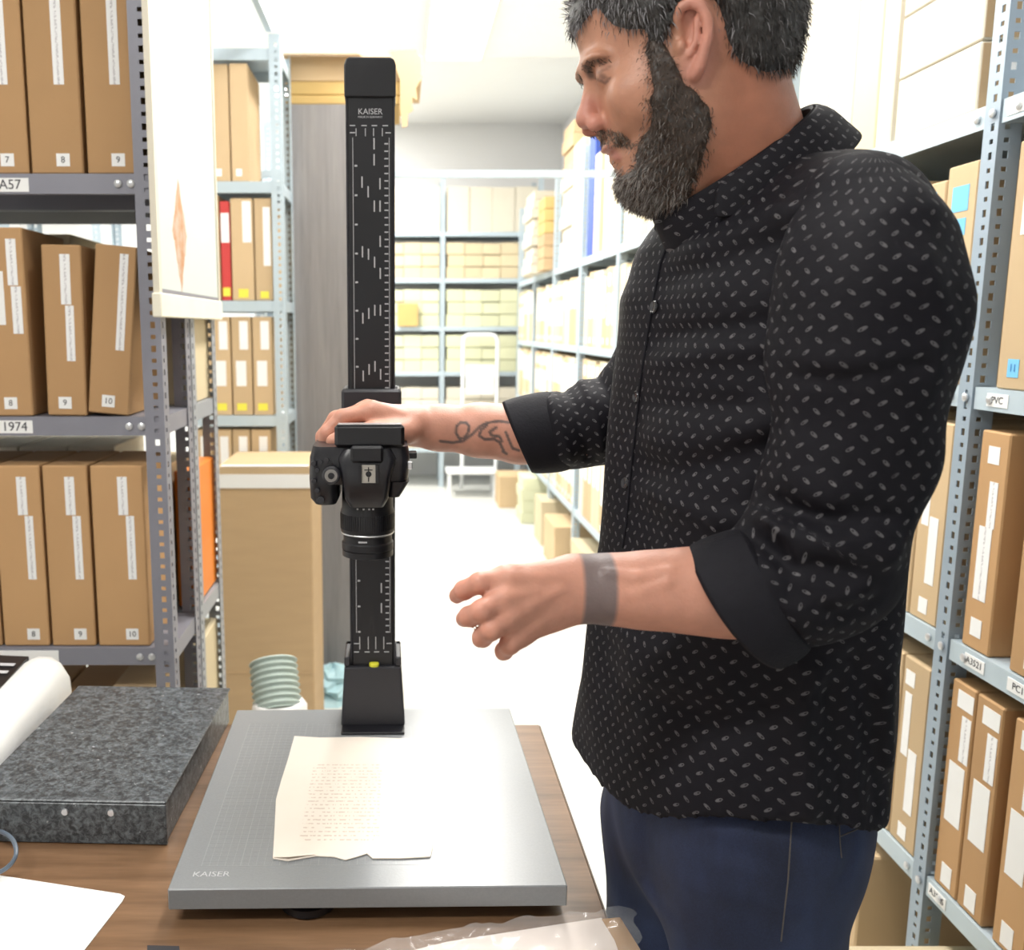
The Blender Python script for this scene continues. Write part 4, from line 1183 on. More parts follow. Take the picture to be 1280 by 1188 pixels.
# ---------------- head
SKULL = pl2([(720, 42), (726, 62), (730, 80), (738, 97), (744, 122), (750, 150), (752, 166), (757, 180), (766, 188), (767, 202), (772, 214), (776, 232),
             (789, 250), (815, 260), (842, 268), (852, 300), (855, 360), (1010, 360), (1012, 230), (1000, 170), (990, 138), (981, 108), (984, 70), (992, 25), (990, -15),
             (972, -45), (935, -66), (880, -76), (820, -74), (770, -58), (736, -28), (722, 5), (718, 25)])
def surf(u, v):
    x_, z_ = xz(u, v)
    for _ in range(3):
        d = float(-sdpoly(np.array([x_]), np.array([z_]), SKULL)[0]); t = min(max(d, 0), .07) / .07
        x_, z_ = xz(u, v, YH - .072 * math.sqrt(max(0, 1 - (1 - t) ** 2)))
    return (x_, z_)
def sp2(pts): return [surf(u, v) for u, v in pts]
def head_f(X, Y, Z):
    d = -sdpoly(X, Z, SKULL)          # positive inside
    y = Y - f32(YH)
    Rr = f32(.070)
    # narrower towards the neck and towards the chin
    zn = xz(900, 190)[1]
    wmax = f32(.076) - f32(.014) * smooth01((f32(zn + .03) - Z) / f32(.09))
    fx = smooth01((f32(xz(800, 0)[0]) - X) / f32(.08))
    wmax = wmax - f32(.010) * fx
    f = np.sqrt(np.clip(Rr - d, 0, None) ** 2 + (y * Rr / wmax) ** 2) - Rr
    def Q(u, v, yy_=0.0): x_, z_ = xz(u, v); return (x_, YH + yy_, z_)
    def QE(u, v, yy_): p_ = P(u, v, YH - abs(yy_)); return (p_.x, YH + yy_, p_.z)
    for s in (-1, 1):
        f = smin(f, ell(X, Y, Z, QE(806, 120, s * .052), (.030, .014, .016)), .035)            # cheekbone
        f = smin(f, ell(X, Y, Z, QE(745, 78, s * .026), (.012, .026, .0065), R(-15)), .014)      # brow
        f = smax(f, -ell(X, Y, Z, QE(738, 95, s * .032), (.010, .015, .008)), .018)             # socket
        f = smin(f, ell(X, Y, Z, QE(760, 94, s * .031), (.0112, .0135, .0105)), .010)           # lid over the eyeball
    f = smin(f, rcone(X, Y, Z, Q(741, 98), Q(733.5, 140), .0065, .0085), .010)                 # nose bridge
    f = smin(f, ell(X, Y, Z, Q(733, 149), (.0105, .0115, .0098)), .006)                        # tip
    for s in (-1, 1):
        f = smin(f, ell(X, Y, Z, QE(746, 154, s * .0125), (.0105, .0065, .0082), R(20)), .005)  # wings
        f = smax(f, -ell(X, Y, Z, Q(740, 163, s * .007), (.0055, .0032, .0042)), .003)         # nostrils
    f = smin(f, ell(X, Y, Z, Q(763, 184), (.0085, .021, .0050), R(20)), .005)                  # upper lip
    f = smin(f, ell(X, Y, Z, Q(772, 197), (.0075, .019, .0060), R(15)), .005)                  # lower lip
    # ears
    for s in (-1, 1):
        k = .90 if s > 0 else 1
        base = ell(X, Y, Z, QE(866, 48, s * .076), (.0165, .0085, .033), R(-6))
        f = smin(f, base, .008)
        f = smax(f, -ell(X, Y, Z, QE(862, 42, s * .089), (.0105, .0105, .019), R(-6)), .005)
        rim = None
        pts = [(849, 44, .076), (846, 24, .081), (851, 9, .085), (863, 3, .088), (877, 8, .091), (885, 26, .092), (885, 46, .091), (880, 66, .088), (874, 84, .084), (868, 94, .080)]
        rads = [.0035, .0045, .0048, .005, .0052, .0052, .005, .0052, .0065, .0062]
        for (a, b, ra_, rb_) in zip(pts[:-1], pts[1:], rads[:-1], rads[1:]):
            c = rcone(X, Y, Z, QE(a[0], a[1], s * a[2]), QE(b[0], b[1], s * b[2]), ra_, rb_)
            rim = c if rim is None else np.minimum(rim, c)
        for (a, b) in (((872, 22, .086), (871, 50, .086)), ((871, 50, .086), (861, 68, .083))):
            rim = np.minimum(rim, rcone(X, Y, Z, QE(a[0], a[1], s * a[2]), QE(b[0], b[1], s * b[2]), .0032, .0036))
        rim = np.minimum(rim, ell(X, Y, Z, QE(851, 58, s * .081), (.005, .005, .007)))
        f = smin(f, rim, .0035)
    # neck tendon
    f = smin(f, rcone(X, Y, Z, QE(893, 105, -.058), QE(865, 262, -.030), .014, .013), .018)
    return f

# ---------------- arms and hands (world joints from the picture and depth)
def A(u, v, Y): return tuple(P(u, v, Y))
def chain(X, Y, Z, pts, k=.010):
    f = None
    for (a, b) in zip(pts[:-1], pts[1:]):
        c = rcone(X, Y, Z, A(*a[:3]), A(*b[:3]), a[3], b[3])
        f = c if f is None else smin(f, c, k)
    return f
def arm_near(X, Y, Z):
    f = chain(X, Y, Z, [(1040, 726, .785, .042), (960, 740, .785, .038), (900, 740, .79, .0350), (845, 738, .792, .0325), (795, 738, .795, .0295), (745, 736, .80, .0265), (718, 736, .80, .0265)], .02)
    f = smin(f, ell(X, Y, Z, A(905, 738, .79), (.05, .036, .030)), .02)
    # back of the hand: fan from wrist to knuckles
    kn = [(634, 724, .778, .0118), (629, 749, .766, .0122), (634, 773, .764, .0118), (650, 793, .772, .0108)]
    for (u, v, y_, r_) in kn:
        f = smin(f, rcone(X, Y, Z, A(712, 722 + (v - 726) * .45, .797), A(u, v, y_), .0170, r_), .014)
    f = smin(f, ell(X, Y, Z, A(682, 752, .790), (.030, .015, .025), R(18)), .012)
    fg = [[(634, 724, .778, .0108), (600, 729, .768, .0092), (580, 738, .784, .0084), (571, 745, .800, .0074)],
          [(629, 749, .766, .0112), (602, 764, .752, .0094), (586, 771, .768, .0086), (580, 774, .790, .0076)],
          [(634, 773, .764, .0108), (614, 787, .750, .0092), (603, 797, .764, .0084), (600, 800, .786, .0074)],
          [(650, 793, .772, .0098), (637, 806, .760, .0084), (630, 814, .774, .0076), (628, 817, .792, .0068)]]
    base = f
    for c in fg:
        f = np.minimum(f, smin(base, chain(X, Y, Z, c, .004), .008))
    th = [(712, 728, .815, .0160), (672, 730, .835, .0130), (640, 732, .842, .0105), (618, 736, .846, .0090)]
    f = smin(f, chain(X, Y, Z, th, .006), .006)
    # tendons and veins
    for (u, v, y_, r_) in kn:
        f = smin(f, rcone(X, Y, Z, A(706, 724 + (v - 726) * .5, .7795), A(u + 4, v - 1, y_ - .0095), .0024, .0036), .006)
    for pts in ([(700, 738, .772), (662, 757, .762), (640, 763, .756)], [(838, 714, .7665), (795, 722, .769), (760, 716, .775)], [(858, 718, .770), (835, 728, .7625), (790, 744, .766)]):
        for (a, b) in zip(pts[:-1], pts[1:]):
            f = smin(f, rcone(X, Y, Z, A(*a), A(*b), .0022, .0022), .007)
    return f
def arm_far(X, Y, Z):
    f = chain(X, Y, Z, [(800, 530, 1.235, .046), (720, 540, 1.235, .042), (650, 542, 1.235, .0375), (600, 538, 1.235, .033), (550, 535, 1.235, .0275), (520, 533, 1.232, .0265)], .02)
    kn = [(462, 515, 1.205, .0135), (456, 514, 1.226, .0135), (458, 517, 1.246, .0130), (466, 523, 1.264, .0120)]
    for (u, v, y_, r_) in kn:
        f = smin(f, rcone(X, Y, Z, A(515, 531, 1.23 + (y_ - 1.23) * .5), A(u, v, y_), .0190, r_), .016)
    fg = [[(462, 516, 1.205, .0120), (428, 522, 1.198, .0108), (409, 541, 1.194, .0098), (403, 562, 1.196, .0088)],
          [(456, 515, 1.226, .0120), (420, 524, 1.222, .0108), (404, 546, 1.220, .0098), (402, 568, 1.220, .0088)],
          [(458, 518, 1.246, .0120), (424, 530, 1.246, .0105), (408, 552, 1.245, .0095), (408, 572, 1.242, .0086)],
          [(466, 524, 1.264, .0110), (438, 538, 1.266, .0095), (424, 556, 1.264, .0086), (424, 572, 1.260, .0078)]]
    for c in fg:
        f = smin(f, chain(X, Y, Z, c, .004), .006)
    th = [(508, 540, 1.200, .0165), (468, 540, 1.182, .0140), (436, 543, 1.176, .0112), (417, 552, 1.170, .0100)]
    f = smin(f, chain(X, Y, Z, th, .006), .010)
    for (u, v, y_, r_) in kn[:3]:
        f = smin(f, rcone(X, Y, Z, A(505, 519, y_), A(u + 4, v - 11, y_), .0022, .0030), .008)
    return f
def inner_f(X, Y, Z):
    f = chain(X, Y, Z, [(940, 335, .985, .074), (950, 520, .985, .095), (940, 760, .985, .095), (930, 900, .985, .10)], .05)
    f = smin(f, chain(X, Y, Z, [(975, 250, .98, .045), (1075, 290, .825, .045), (1060, 560, .79, .042), (1040, 722, .785, .042)], .03), .03)
    f = smin(f, chain(X, Y, Z, [(955, 250, .99, .045), (915, 300, 1.155, .045), (835, 455, 1.205, .042), (800, 530, 1.235, .042)], .03), .03)
    return f
bv_, bq_ = sparse_nets([(head_f, (.13, .855, 1.44), (.50, 1.105, 1.93), .02), (inner_f, (.18, .70, .85), (.62, 1.30, 1.66), .02),
                        (arm_near, (.045, .69, 1.03), (.42, .90, 1.32), .01), (arm_far, (-.135, 1.12, 1.20), (.36, 1.31, 1.46), .01)], (-.16, .67, .80), (.66, 1.34, 1.95), .0021)
def skin_mat():
    m, b, t = base_mat('skin', (.5, .3, .2), .48)
    at = t.node('ShaderNodeAttribute', attribute_name='Col')
    tc = t.node('ShaderNodeTexCoord')
    nz = t.node('ShaderNodeTexNoise', i_Scale=70.0, i_Detail=5.0); t.link(tc.outputs['Object'], nz.inputs['Vector'])
    hs2 = t.node('ShaderNodeHueSaturation'); t.link(at.outputs['Color'], hs2.inputs['Color'])
    t.link(t.math('ADD', t.math('MULTIPLY', nz.outputs[0], .34), .83), hs2.inputs['Value'])
    t.link(hs2.outputs[0], b.inputs['Base Color'])
    b.inputs['Subsurface Weight'].default_value = .12
    b.inputs['Subsurface Radius'].default_value = (.012, .004, .002)
    b.inputs['Subsurface Scale'].default_value = .5
    n2 = t.node('ShaderNodeTexNoise', i_Scale=420.0, i_Detail=3.0); t.link(tc.outputs['Object'], n2.inputs['Vector'])
    bp = t.node('ShaderNodeBump', i_Strength=.25, i_Distance=.0012); t.link(n2.outputs[0], bp.inputs['Height']); t.link(bp.outputs[0], b.inputs['Normal'])
    return m
M_SKIN = skin_mat()
body_me = np_mesh('body', bv_, bq_, M_SKIN, 1)
vv = verts_np(body_me)
def projn(v):
    dz = v[:, 2] - CAMZ; zc = v[:, 1] * C_ - dz * S_; yc = v[:, 1] * S_ + dz * C_
    return CX + FPX * v[:, 0] / zc, CY - FPX * yc / zc
U, Vp = projn(vv)
Ux, Vx = vv[:, 0], vv[:, 2]
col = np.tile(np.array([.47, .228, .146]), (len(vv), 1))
Ucut = A(1000, 700, .785)[0]
hm0 = (vv[:, 2] > 1.455) & (vv[:, 0] > .12) & (np.abs(vv[:, 1] - YH) < .13) & ~((vv[:, 1] > 1.12) & (vv[:, 2] < 1.5))
sel = hm0
def blend(mask, c):
    global col
    m_ = np.clip(mask, 0, 1)[:, None]; col = col * (1 - m_) + np.array(c)[None, :] * m_
def mpx(v):
    w2 = v.copy(); w2[:, 1] = YH - np.abs(v[:, 1] - YH); return projn(w2)
Um, Vm = mpx(vv)
def near2(pts, r): # soft mask along a line drawn on the (mirrored) side of the head; r in metres at the head
    return sel * np.clip(1.5 - seg2(Um, Vm, pts) / (r * 1250), 0, 1)
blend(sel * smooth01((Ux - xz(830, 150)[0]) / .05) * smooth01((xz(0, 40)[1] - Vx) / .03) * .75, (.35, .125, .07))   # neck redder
blend(near2([(735, 135), (733, 152), (745, 158)], .012) * .6, (.58, .235, .19))
blend(near2([(866, 10), (880, 40), (870, 90)], .016) * (np.abs(vv[:, 1] - YH) > .066) * .75, (.60, .26, .20))
blend(near2([(760, 186), (772, 197)], .0042) * .75, (.42, .16, .13))
blend(near2([(790, 130), (780, 140)], .02) * .35, (.50, .23, .145))
blend(near2([(731, 82), (737, 78), (747, 76), (757, 76)], .0034) * .45, (.12, .075, .055))
blend(near2([(734, 86), (737, 92), (739, 95)], .0036) * .8, (.06, .035, .03))   # eyebrow colour under the strands
blend(near2([(747, 90), (754, 87), (763, 84)], .0012) * .55, (.10, .05, .04))
blend(near2([(752, 95), (755, 97)], .0030) * .65, (.09, .045, .035))  # shading of the eye painted in dark brown
blend(near2([(745, 98), (750, 101), (757, 104), (762, 98)], .0014) * .75, (.10, .045, .035))    # lash line
hmask = ~hm0
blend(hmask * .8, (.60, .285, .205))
nearm = ~hm0 & (vv[:, 1] < .91)
blend(nearm * smooth01((vv[:, 0] - A(720, 736, .8)[0]) / .004) * smooth01((A(764, 736, .8)[0] - vv[:, 0]) / .004) * .88, (.13, .115, .12))
# tip redness
blend(nearm * np.clip(1 - (vv[:, 0] - A(570, 750, .79)[0]) / .05, 0, 1) * .5, (.62, .26, .19))
farm = ~hm0 & (vv[:, 1] > 1.10)
tt = [[(360, 520), (335, 518), (317, 535), (315, 565), (330, 590), (352, 585), (368, 560), (372, 535), (360, 520)],
      [(245, 600), (300, 606), (345, 600), (385, 570), (420, 535), (450, 520), (500, 512), (545, 518)],
      [(450, 530), (425, 550), (415, 575), (440, 592), (480, 590), (505, 605), (522, 640)],
      [(490, 540), (462, 560), (470, 575), (505, 580), (515, 600)], [(532, 560), (548, 600), (562, 632), (590, 640)], [(520, 645), (535, 655)]]
if True:
    dmin = np.full(len(vv), 1e9)
    for l in tt:
        pts = [(480 + a * .2862, 380 + b * .2862) for a, b in l]
        dmin = np.minimum(dmin, seg2(U, Vp, pts))
    blend(farm * (vv[:, 1] < 1.24) * np.clip((2.4 - dmin) / 1.3, 0, 1) * .85, (.055, .055, .06))
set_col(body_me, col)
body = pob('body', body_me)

# ---------------- eyes
for s in (-1, 1):
    x_, z_ = P(760, 96, YH - .031).x, P(760, 96, YH - .031).z
    e_ = MB().lathe([(.0100 * math.sin(pi * i / 10) + 1e-5, -.0100 * math.cos(pi * i / 10)) for i in range(11)], (x_ + .0015, YH + s * .0300, z_ - .0005), 16)
    eo = pob('eye', e_.mesh('eye', mat('eye_dark', (.10, .07, .055), .2), True), body)
    eo['label'] = 'lowered dark eye'

# ---------------- hair and beard
def strand_mesh(name, me, mask_fn, n, length, flow, lift, width, colfn, seed, m, jit=.28):
    r_ = np.random.default_rng(seed)
    v = verts_np(me); nn_ = norms_np(me)
    w_ = mask_fn(v); ok = np.where(w_ > 0)[0]
    pick = r_.choice(ok, n, p=w_[ok] / w_[ok].sum())
    p = v[pick] + r_.normal(scale=.0010, size=(n, 3)); nr = nn_[pick]
    fl = flow(p, nr, r_); L = length(p, r_)
    d = nr * lift + fl + r_.normal(scale=jit, size=(n, 3)); d /= np.linalg.norm(d, axis=1)[:, None]
    d2 = d + fl * .7 - nr * .25; d2 /= np.linalg.norm(d2, axis=1)[:, None]
    side = np.cross(d, nr + r_.normal(scale=.5, size=(n, 3))); side /= np.linalg.norm(side, axis=1)[:, None]
    w2 = width
    a = p - nr * .001; b = a + d * (L * .5)[:, None]; c = b + d2 * (L * .5)[:, None]
    V_ = np.stack([a - side * w2, a + side * w2, b + side * w2 * .8, b - side * w2 * .8, c], 1).reshape(-1, 3)
    i5 = np.arange(n) * 5
    mesh = bpy.data.meshes.new(name)
    faces = np.stack([i5, i5 + 1, i5 + 2, i5 + 3], 1).tolist() + np.stack([i5 + 3, i5 + 2, i5 + 4], 1).tolist()
    mesh.from_pydata(V_.tolist(), [], faces)
    mesh.materials.append(m)
    set_col(mesh, np.repeat(colfn(p, r_), 5, 0))
    return mesh
def hair_mat():
    m, b, t = base_mat('hair_strands', (.03, .03, .03), .5)
    at = t.node('ShaderNodeAttribute', attribute_name='Col'); t.link(at.outputs['Color'], b.inputs['Base Color'])
    return m
M_HAIR = hair_mat()
HAIRP = sp2([(708, 38), (716, 44), (724, 40), (735, 28), (746, 12), (754, 24), (763, 38), (785, 42), (803, 42), (806, 62), (826, 66), (836, 50), (842, 22), (848, 6), (862, -6), (880, -4), (893, 10),
             (900, 34), (905, 52), (915, 74), (932, 88), (958, 96), (985, 100), (1002, 60), (1005, 0), (995, -90), (850, -110), (740, -80), (700, 0)])
def hair_f(X, Y, Z):
    m_ = sdpoly(X, Z, HAIRP)
    return head_f(X, Y, Z) - f32(.0085) * smooth01(-m_ / f32(.016)) + f32(.0035) * smooth01(m_ / f32(.004) + 1) + waves(X, Y, Z, .012, .0018, 5)
hsv = surface_nets(lambda X, Y, Z: np.maximum(hair_f(X, Y, Z), sdpoly(X, Z, HAIRP)), (.13, .88, 1.66), (.43, 1.08, 1.945), .0026)
hair_me = np_mesh('hair', *hsv, M_HAIR, 1)
hvv = verts_np(hair_me)
def hair_col(p, r_):
    g_ = r_.uniform(0, 1, len(p))
    frontness = np.clip((xz(850, 0)[0] - p[:, 0]) / .10, 0, 1)
    grey = (g_ < .12 + .5 * frontness).astype(float)
    base = np.stack([.018 + .02 * g_, .015 + .015 * g_, .014 + .013 * g_], 1)
    gr = np.stack([.20 + .12 * g_, .19 + .12 * g_, .20 + .13 * g_], 1)
    return base * (1 - grey[:, None]) + gr * grey[:, None]
set_col(hair_me, np.clip(hair_col(hvv, np.random.default_rng(3)) * .55, 0, .06) + .008)
hair = pob('hair', hair_me)
def hflow(p, nr, r_):
    fl = np.tile(np.array([-.55, 0, .1]), (len(p), 1))
    back = p[:, 0] > xz(880, 0)[0]
    fl[back] = np.array([.0, 0, -.9])
    side = (p[:, 2] < xz(0, 10)[1]) & ~back
    fl[side] = np.array([.25, 0, -.8])
    return fl
hm = strand_mesh('hair_strands', hair_me, lambda v: (sdpoly(v[:, 0], v[:, 2], HAIRP) < .001) * (v[:, 1] < YH + .06).astype(float) + .001, 15000,
                 lambda p, r_: r_.uniform(.007, .014, len(p)), hflow, .55, .00042, hair_col, 11, M_HAIR)
ho = pob('hair_strands', hm, hair); ho['kind'] = 'stuff'

BPX = [(803, 42), (832, 48), (843, 70), (856, 100), (874, 114), (890, 132), (894, 155), (888, 188), (878, 218), (866, 245), (845, 272), (812, 276), (790, 264), (774, 245), (766, 228), (764, 212), (768, 204), (778, 207), (785, 211), (792, 202), (787, 190), (790, 178), (800, 168), (806, 150), (801, 132), (806, 112), (803, 92), (799, 70)]
MUST = [(740, 165), (757, 161), (776, 165), (790, 176), (791, 187), (783, 185), (768, 181), (752, 181), (744, 176)]
BEARD = sp2(BPX)
CHIN = sp2([(776, 210), (783, 236), (800, 252), (835, 258), (868, 225)])
def beard_m(X, Z): return sdpoly(X, Z, BEARD)
def beard_f(X, Y, Z):
    m_ = beard_m(X, Z)
    th = f32(.0045) * smooth01(-m_ / f32(.010)) + f32(.0040) * smooth01(1 - seg2(X, Z, CHIN) / f32(.035)) * smooth01(-m_ / f32(.016))
    return np.maximum(head_f(X, Y, Z) - th + f32(.003) * smooth01(m_ / f32(.008) + 1) + waves(X, Y, Z, .010, .0022, 5), m_ + f32(.004) + waves(X, Y, Z, .007, .004, 5, 2))
bsv = surface_nets(beard_f, (.17, .885, 1.495), (.345, 1.075, 1.775), .0024)
beard_me = np_mesh('beard', *bsv, M_HAIR, 1)
def beard_col(p, r_):
    g_ = r_.uniform(0, 1, len(p))
    ch = np.clip(1 - seg2(p[:, 0], p[:, 2], sp2([(770, 215), (785, 245), (812, 262)])) / .035, 0, 1)
    mu = np.clip(1 - seg2(p[:, 0], p[:, 2], sp2([(745, 170), (775, 180)])) / .02, 0, 1)
    grey = (g_ < .09 + .60 * ch).astype(float)[:, None]
    base = np.stack([.050 + .05 * g_, .032 + .030 * g_, .023 + .020 * g_], 1) * (1 + 1.6 * mu)[:, None]
    gr = np.stack([.22 + .20 * g_, .20 + .18 * g_, .185 + .17 * g_], 1)
    return base * (1 - grey) + gr * grey
set_col(beard_me, np.clip(beard_col(verts_np(beard_me), np.random.default_rng(5)) * .5, 0, .07) + .006)
beard = pob('beard', beard_me)
def bflow(p, nr, r_):
    fl = np.tile(np.array([-.15, 0, -.75]), (len(p), 1)); return fl
def bpx(v):
    U_, V_ = mpx(v); return np.minimum(sdpoly(U_, V_, BPX), sdpoly(U_, V_, MUST) + .5) / 1250.0
def bden(v):
    m_ = bpx(v)
    return ((m_ < .0015) & (v[:, 2] > 1.5)).astype(float) * (v[:, 1] < YH + .055) * (.25 + .75 * smooth01(-m_ / .010))
def blen(p, r_):
    mu = smooth01(1 - seg2(p[:, 0], p[:, 2], sp2([(745, 172), (775, 180), (790, 190)])) / .02)
    return (r_.uniform(.004, .009, len(p)) + .003 * smooth01(1 - seg2(p[:, 0], p[:, 2], CHIN) / .04)) * (1 - .45 * mu)
bm_ = strand_mesh('beard_strands', beard_me, bden, 13000, blen, bflow, .6, .00036, beard_col, 12, M_HAIR, .45)
bm2 = strand_mesh('beard_strands', body_me, bden, 5000, blen, bflow, .75, .00034, beard_col, 14, M_HAIR)
bo2 = pob('beard_edge_strands', bm2, beard); bo2['kind'] = 'stuff'
bm3 = strand_mesh('mustache', body_me, lambda v: (sdpoly(*mpx(v), MUST) < 0).astype(float) * (v[:, 2] > 1.5) * (v[:, 0] < .3), 1900, lambda p, r_: r_.uniform(.0035, .006, len(p)),
                  lambda p, n_, r_: np.stack([.45 + 0 * p[:, 0], np.sign(p[:, 1] - YH) * .25, -.8 + 0 * p[:, 0]], 1), .45, .00034,
                  lambda p, r_: np.stack([.11 + .09 * (g_ := r_.uniform(0, 1, len(p))), .080 + .070 * g_, .060 + .055 * g_], 1), 15, M_HAIR)
bo3 = pob('mustache', bm3, beard); bo3['kind'] = 'stuff'
bo = pob('beard_strands', bm_, beard); bo['kind'] = 'stuff'
# eyebrows
EB = [(727, 84), (730, 77), (739, 73), (757, 72), (763, 76), (750, 79), (741, 83), (737, 92), (731, 90)]
eb_me = strand_mesh('eyebrow', body_me, lambda v: (sdpoly(*mpx(v), EB) < 0).astype(float) * (np.abs(v[:, 1] - YH) > .008) * (v[:, 2] > 1.6), 700,
                    lambda p, r_: r_.uniform(.004, .007, len(p)), lambda p, n_, r_: np.tile(np.array([.8, 0, .05]), (len(p), 1)), .35, .0004,
                    lambda p, r_: np.tile(np.array([.045, .032, .024]), (len(p), 1)), 13, M_HAIR)
eo = pob('eyebrow', eb_me, body); eo['kind'] = 'stuff'

# ---------------- shirt
PHI = R(15)
Fv = np.array([-math.cos(PHI), -math.sin(PHI)]); Lv = np.array([math.sin(PHI), -math.cos(PHI)])
SL = [  # v, front u, back u, half width
    (200, 945, 1015, .035), (225, 905, 1050, .075), (250, 866, 1085, .120), (275, 838, 1102, .155), (308, 814, 1116, .182), (370, 790, 1126, .196), (480, 779, 1130, .192),
    (600, 771, 1124, .184), (700, 763, 1120, .182), (800, 746, 1120, .188), (900, 731, 1114, .198), (960, 725, 1114, .204), (1030, 722, 1117, .208), (1080, 722, 1117, .208)]
YT = .985
TZs = np.array([P(s[1], s[0], YT).z for s in SL])[::-1].astype(f32)
TXf = np.array([P(s[1], s[0], YT + .2 * s[3]).x for s in SL])[::-1]; TXb = np.array([P(s[2], s[0], YT - .45 * s[3]).x for s in SL])[::-1]
TB = np.array([s[3] for s in SL])[::-1]
TC = (TXf + TXb) / 2; TAp = (TXb - TXf) / 2
TA = np.sqrt(np.maximum(TAp ** 2 - (TB * math.sin(PHI)) ** 2, .01 ** 2)) / math.cos(PHI)
def itp(Z, arr):
    # smooth (cubic-like) interpolation via densified table
    return np.interp(Z, ZD, np.interp(ZD, TZs, arr)).astype(f32) if False else np.interp(Z, TZs, arr).astype(f32)
def torso_core(X, Y, Z):
    cx_, a_, b_ = itp(Z, TC), itp(Z, TA), itp(Z, TB)
    dx_, dy_ = X - cx_, Y - f32(YT)
    ff = dx_ * f32(Fv[0]) + dy_ * f32(Fv[1]); ll = dx_ * f32(Lv[0]) + dy_ * f32(Lv[1])
    q_ = ((np.abs(ff) / a_) ** f32(2.25) + (np.abs(ll) / b_) ** f32(2.25)) ** f32(1 / 2.25)
    d = (q_ - 1) * np.minimum(a_, b_) * f32(.9)
    return np.maximum(d, Z - TZs[-1]), ff, ll
HEM = np.array([[600, 930], [700, 936], [725, 946], [760, 976], [815, 1001], [850, 1002], [880, 990], [940, 985], [990, 985], [1040, 1001], [1085, 1018], [1120, 1024], [1300, 1024]], float)
_hy = [1.03 - .17 * min(1, max(0, (u - 725) / 110)) for u, v in HEM]
hx_ = np.array([P(u, v, y_).x for (u, v), y_ in zip(HEM, _hy)]); hz_ = np.array([P(u, v, y_).z for (u, v), y_ in zip(HEM, _hy)])
_xx = np.linspace(hx_[0], hx_[-1], 160); _zz = np.interp(_xx, hx_, hz_); _zz = np.convolve(np.pad(_zz, 8, mode='edge'), np.ones(17) / 17, 'valid'); hx_, hz_ = _xx, _zz
CREASES = [  # points (u, v), width m, amplitude m (positive raises)
    ([(842, 330), (900, 298), (975, 262)], .011, .006), ([(855, 352), (925, 330), (985, 300)], .010, -.005), ([(960, 405), (905, 415), (850, 432)], .010, -.006), ([(962, 430), (900, 442), (838, 470)], .011, .005),
    ([(965, 520), (900, 548), (830, 575)], .014, .005), ([(960, 560), (885, 600), (815, 625)], .012, -.005), ([(820, 640), (900, 655), (960, 650)], .012, .004),
    ([(800, 540), (850, 520), (930, 508)], .010, -.004), ([(900, 860), (830, 880), (770, 930)], .016, .006), ([(945, 880), (880, 920), (840, 975)], .016, -.006),
    ([(1000, 830), (985, 900), (990, 985)], .014, .006), ([(1060, 820), (1080, 900), (1085, 1000)], .016, -.006), ([(1020, 850), (1035, 930), (1040, 1000)], .013, -.005), ([(760, 830), (790, 850), (850, 845)], .012, .005),
    ([(750, 880), (800, 905), (880, 900)], .013, -.005), ([(1100, 860), (1108, 950)], .012, .005)]
def crease_sum(X, Z, lst, Y=.83):
    s = 0
    for pts, w_, a_ in lst:
        d = seg2(X, Z, pl2(pts, Y)); s = s + f32(a_) * np.exp(-(d / f32(w_)) ** 2)
    return s
def torso_f(X, Y, Z):
    d, ff, ll = torso_core(X, Y, Z)
    d = smin(d, rcone(X, Y, Z, A(990, 240, .965), A(1078, 270, .825), .036, .054), .04)
    d = smin(d, rcone(X, Y, Z, A(970, 240, .99), A(925, 290, 1.165), .036, .058), .04)
    near_ = smooth01((f32(YT + .02) - Y) / f32(.08))
    d = d - crease_sum(X, Z, CREASES) * near_ + waves(X, Y, Z * f32(.7), .10, .0075, 6)
    zh = np.interp(X, hx_, hz_).astype(f32)
    inner = np.maximum(d + f32(.010), Z - (zh + f32(.07)))
    return np.maximum(np.maximum(d, zh - Z), -inner)
tv = surface_nets(torso_f, (.16, .745, .82), (.66, 1.23, 1.66), .0042)
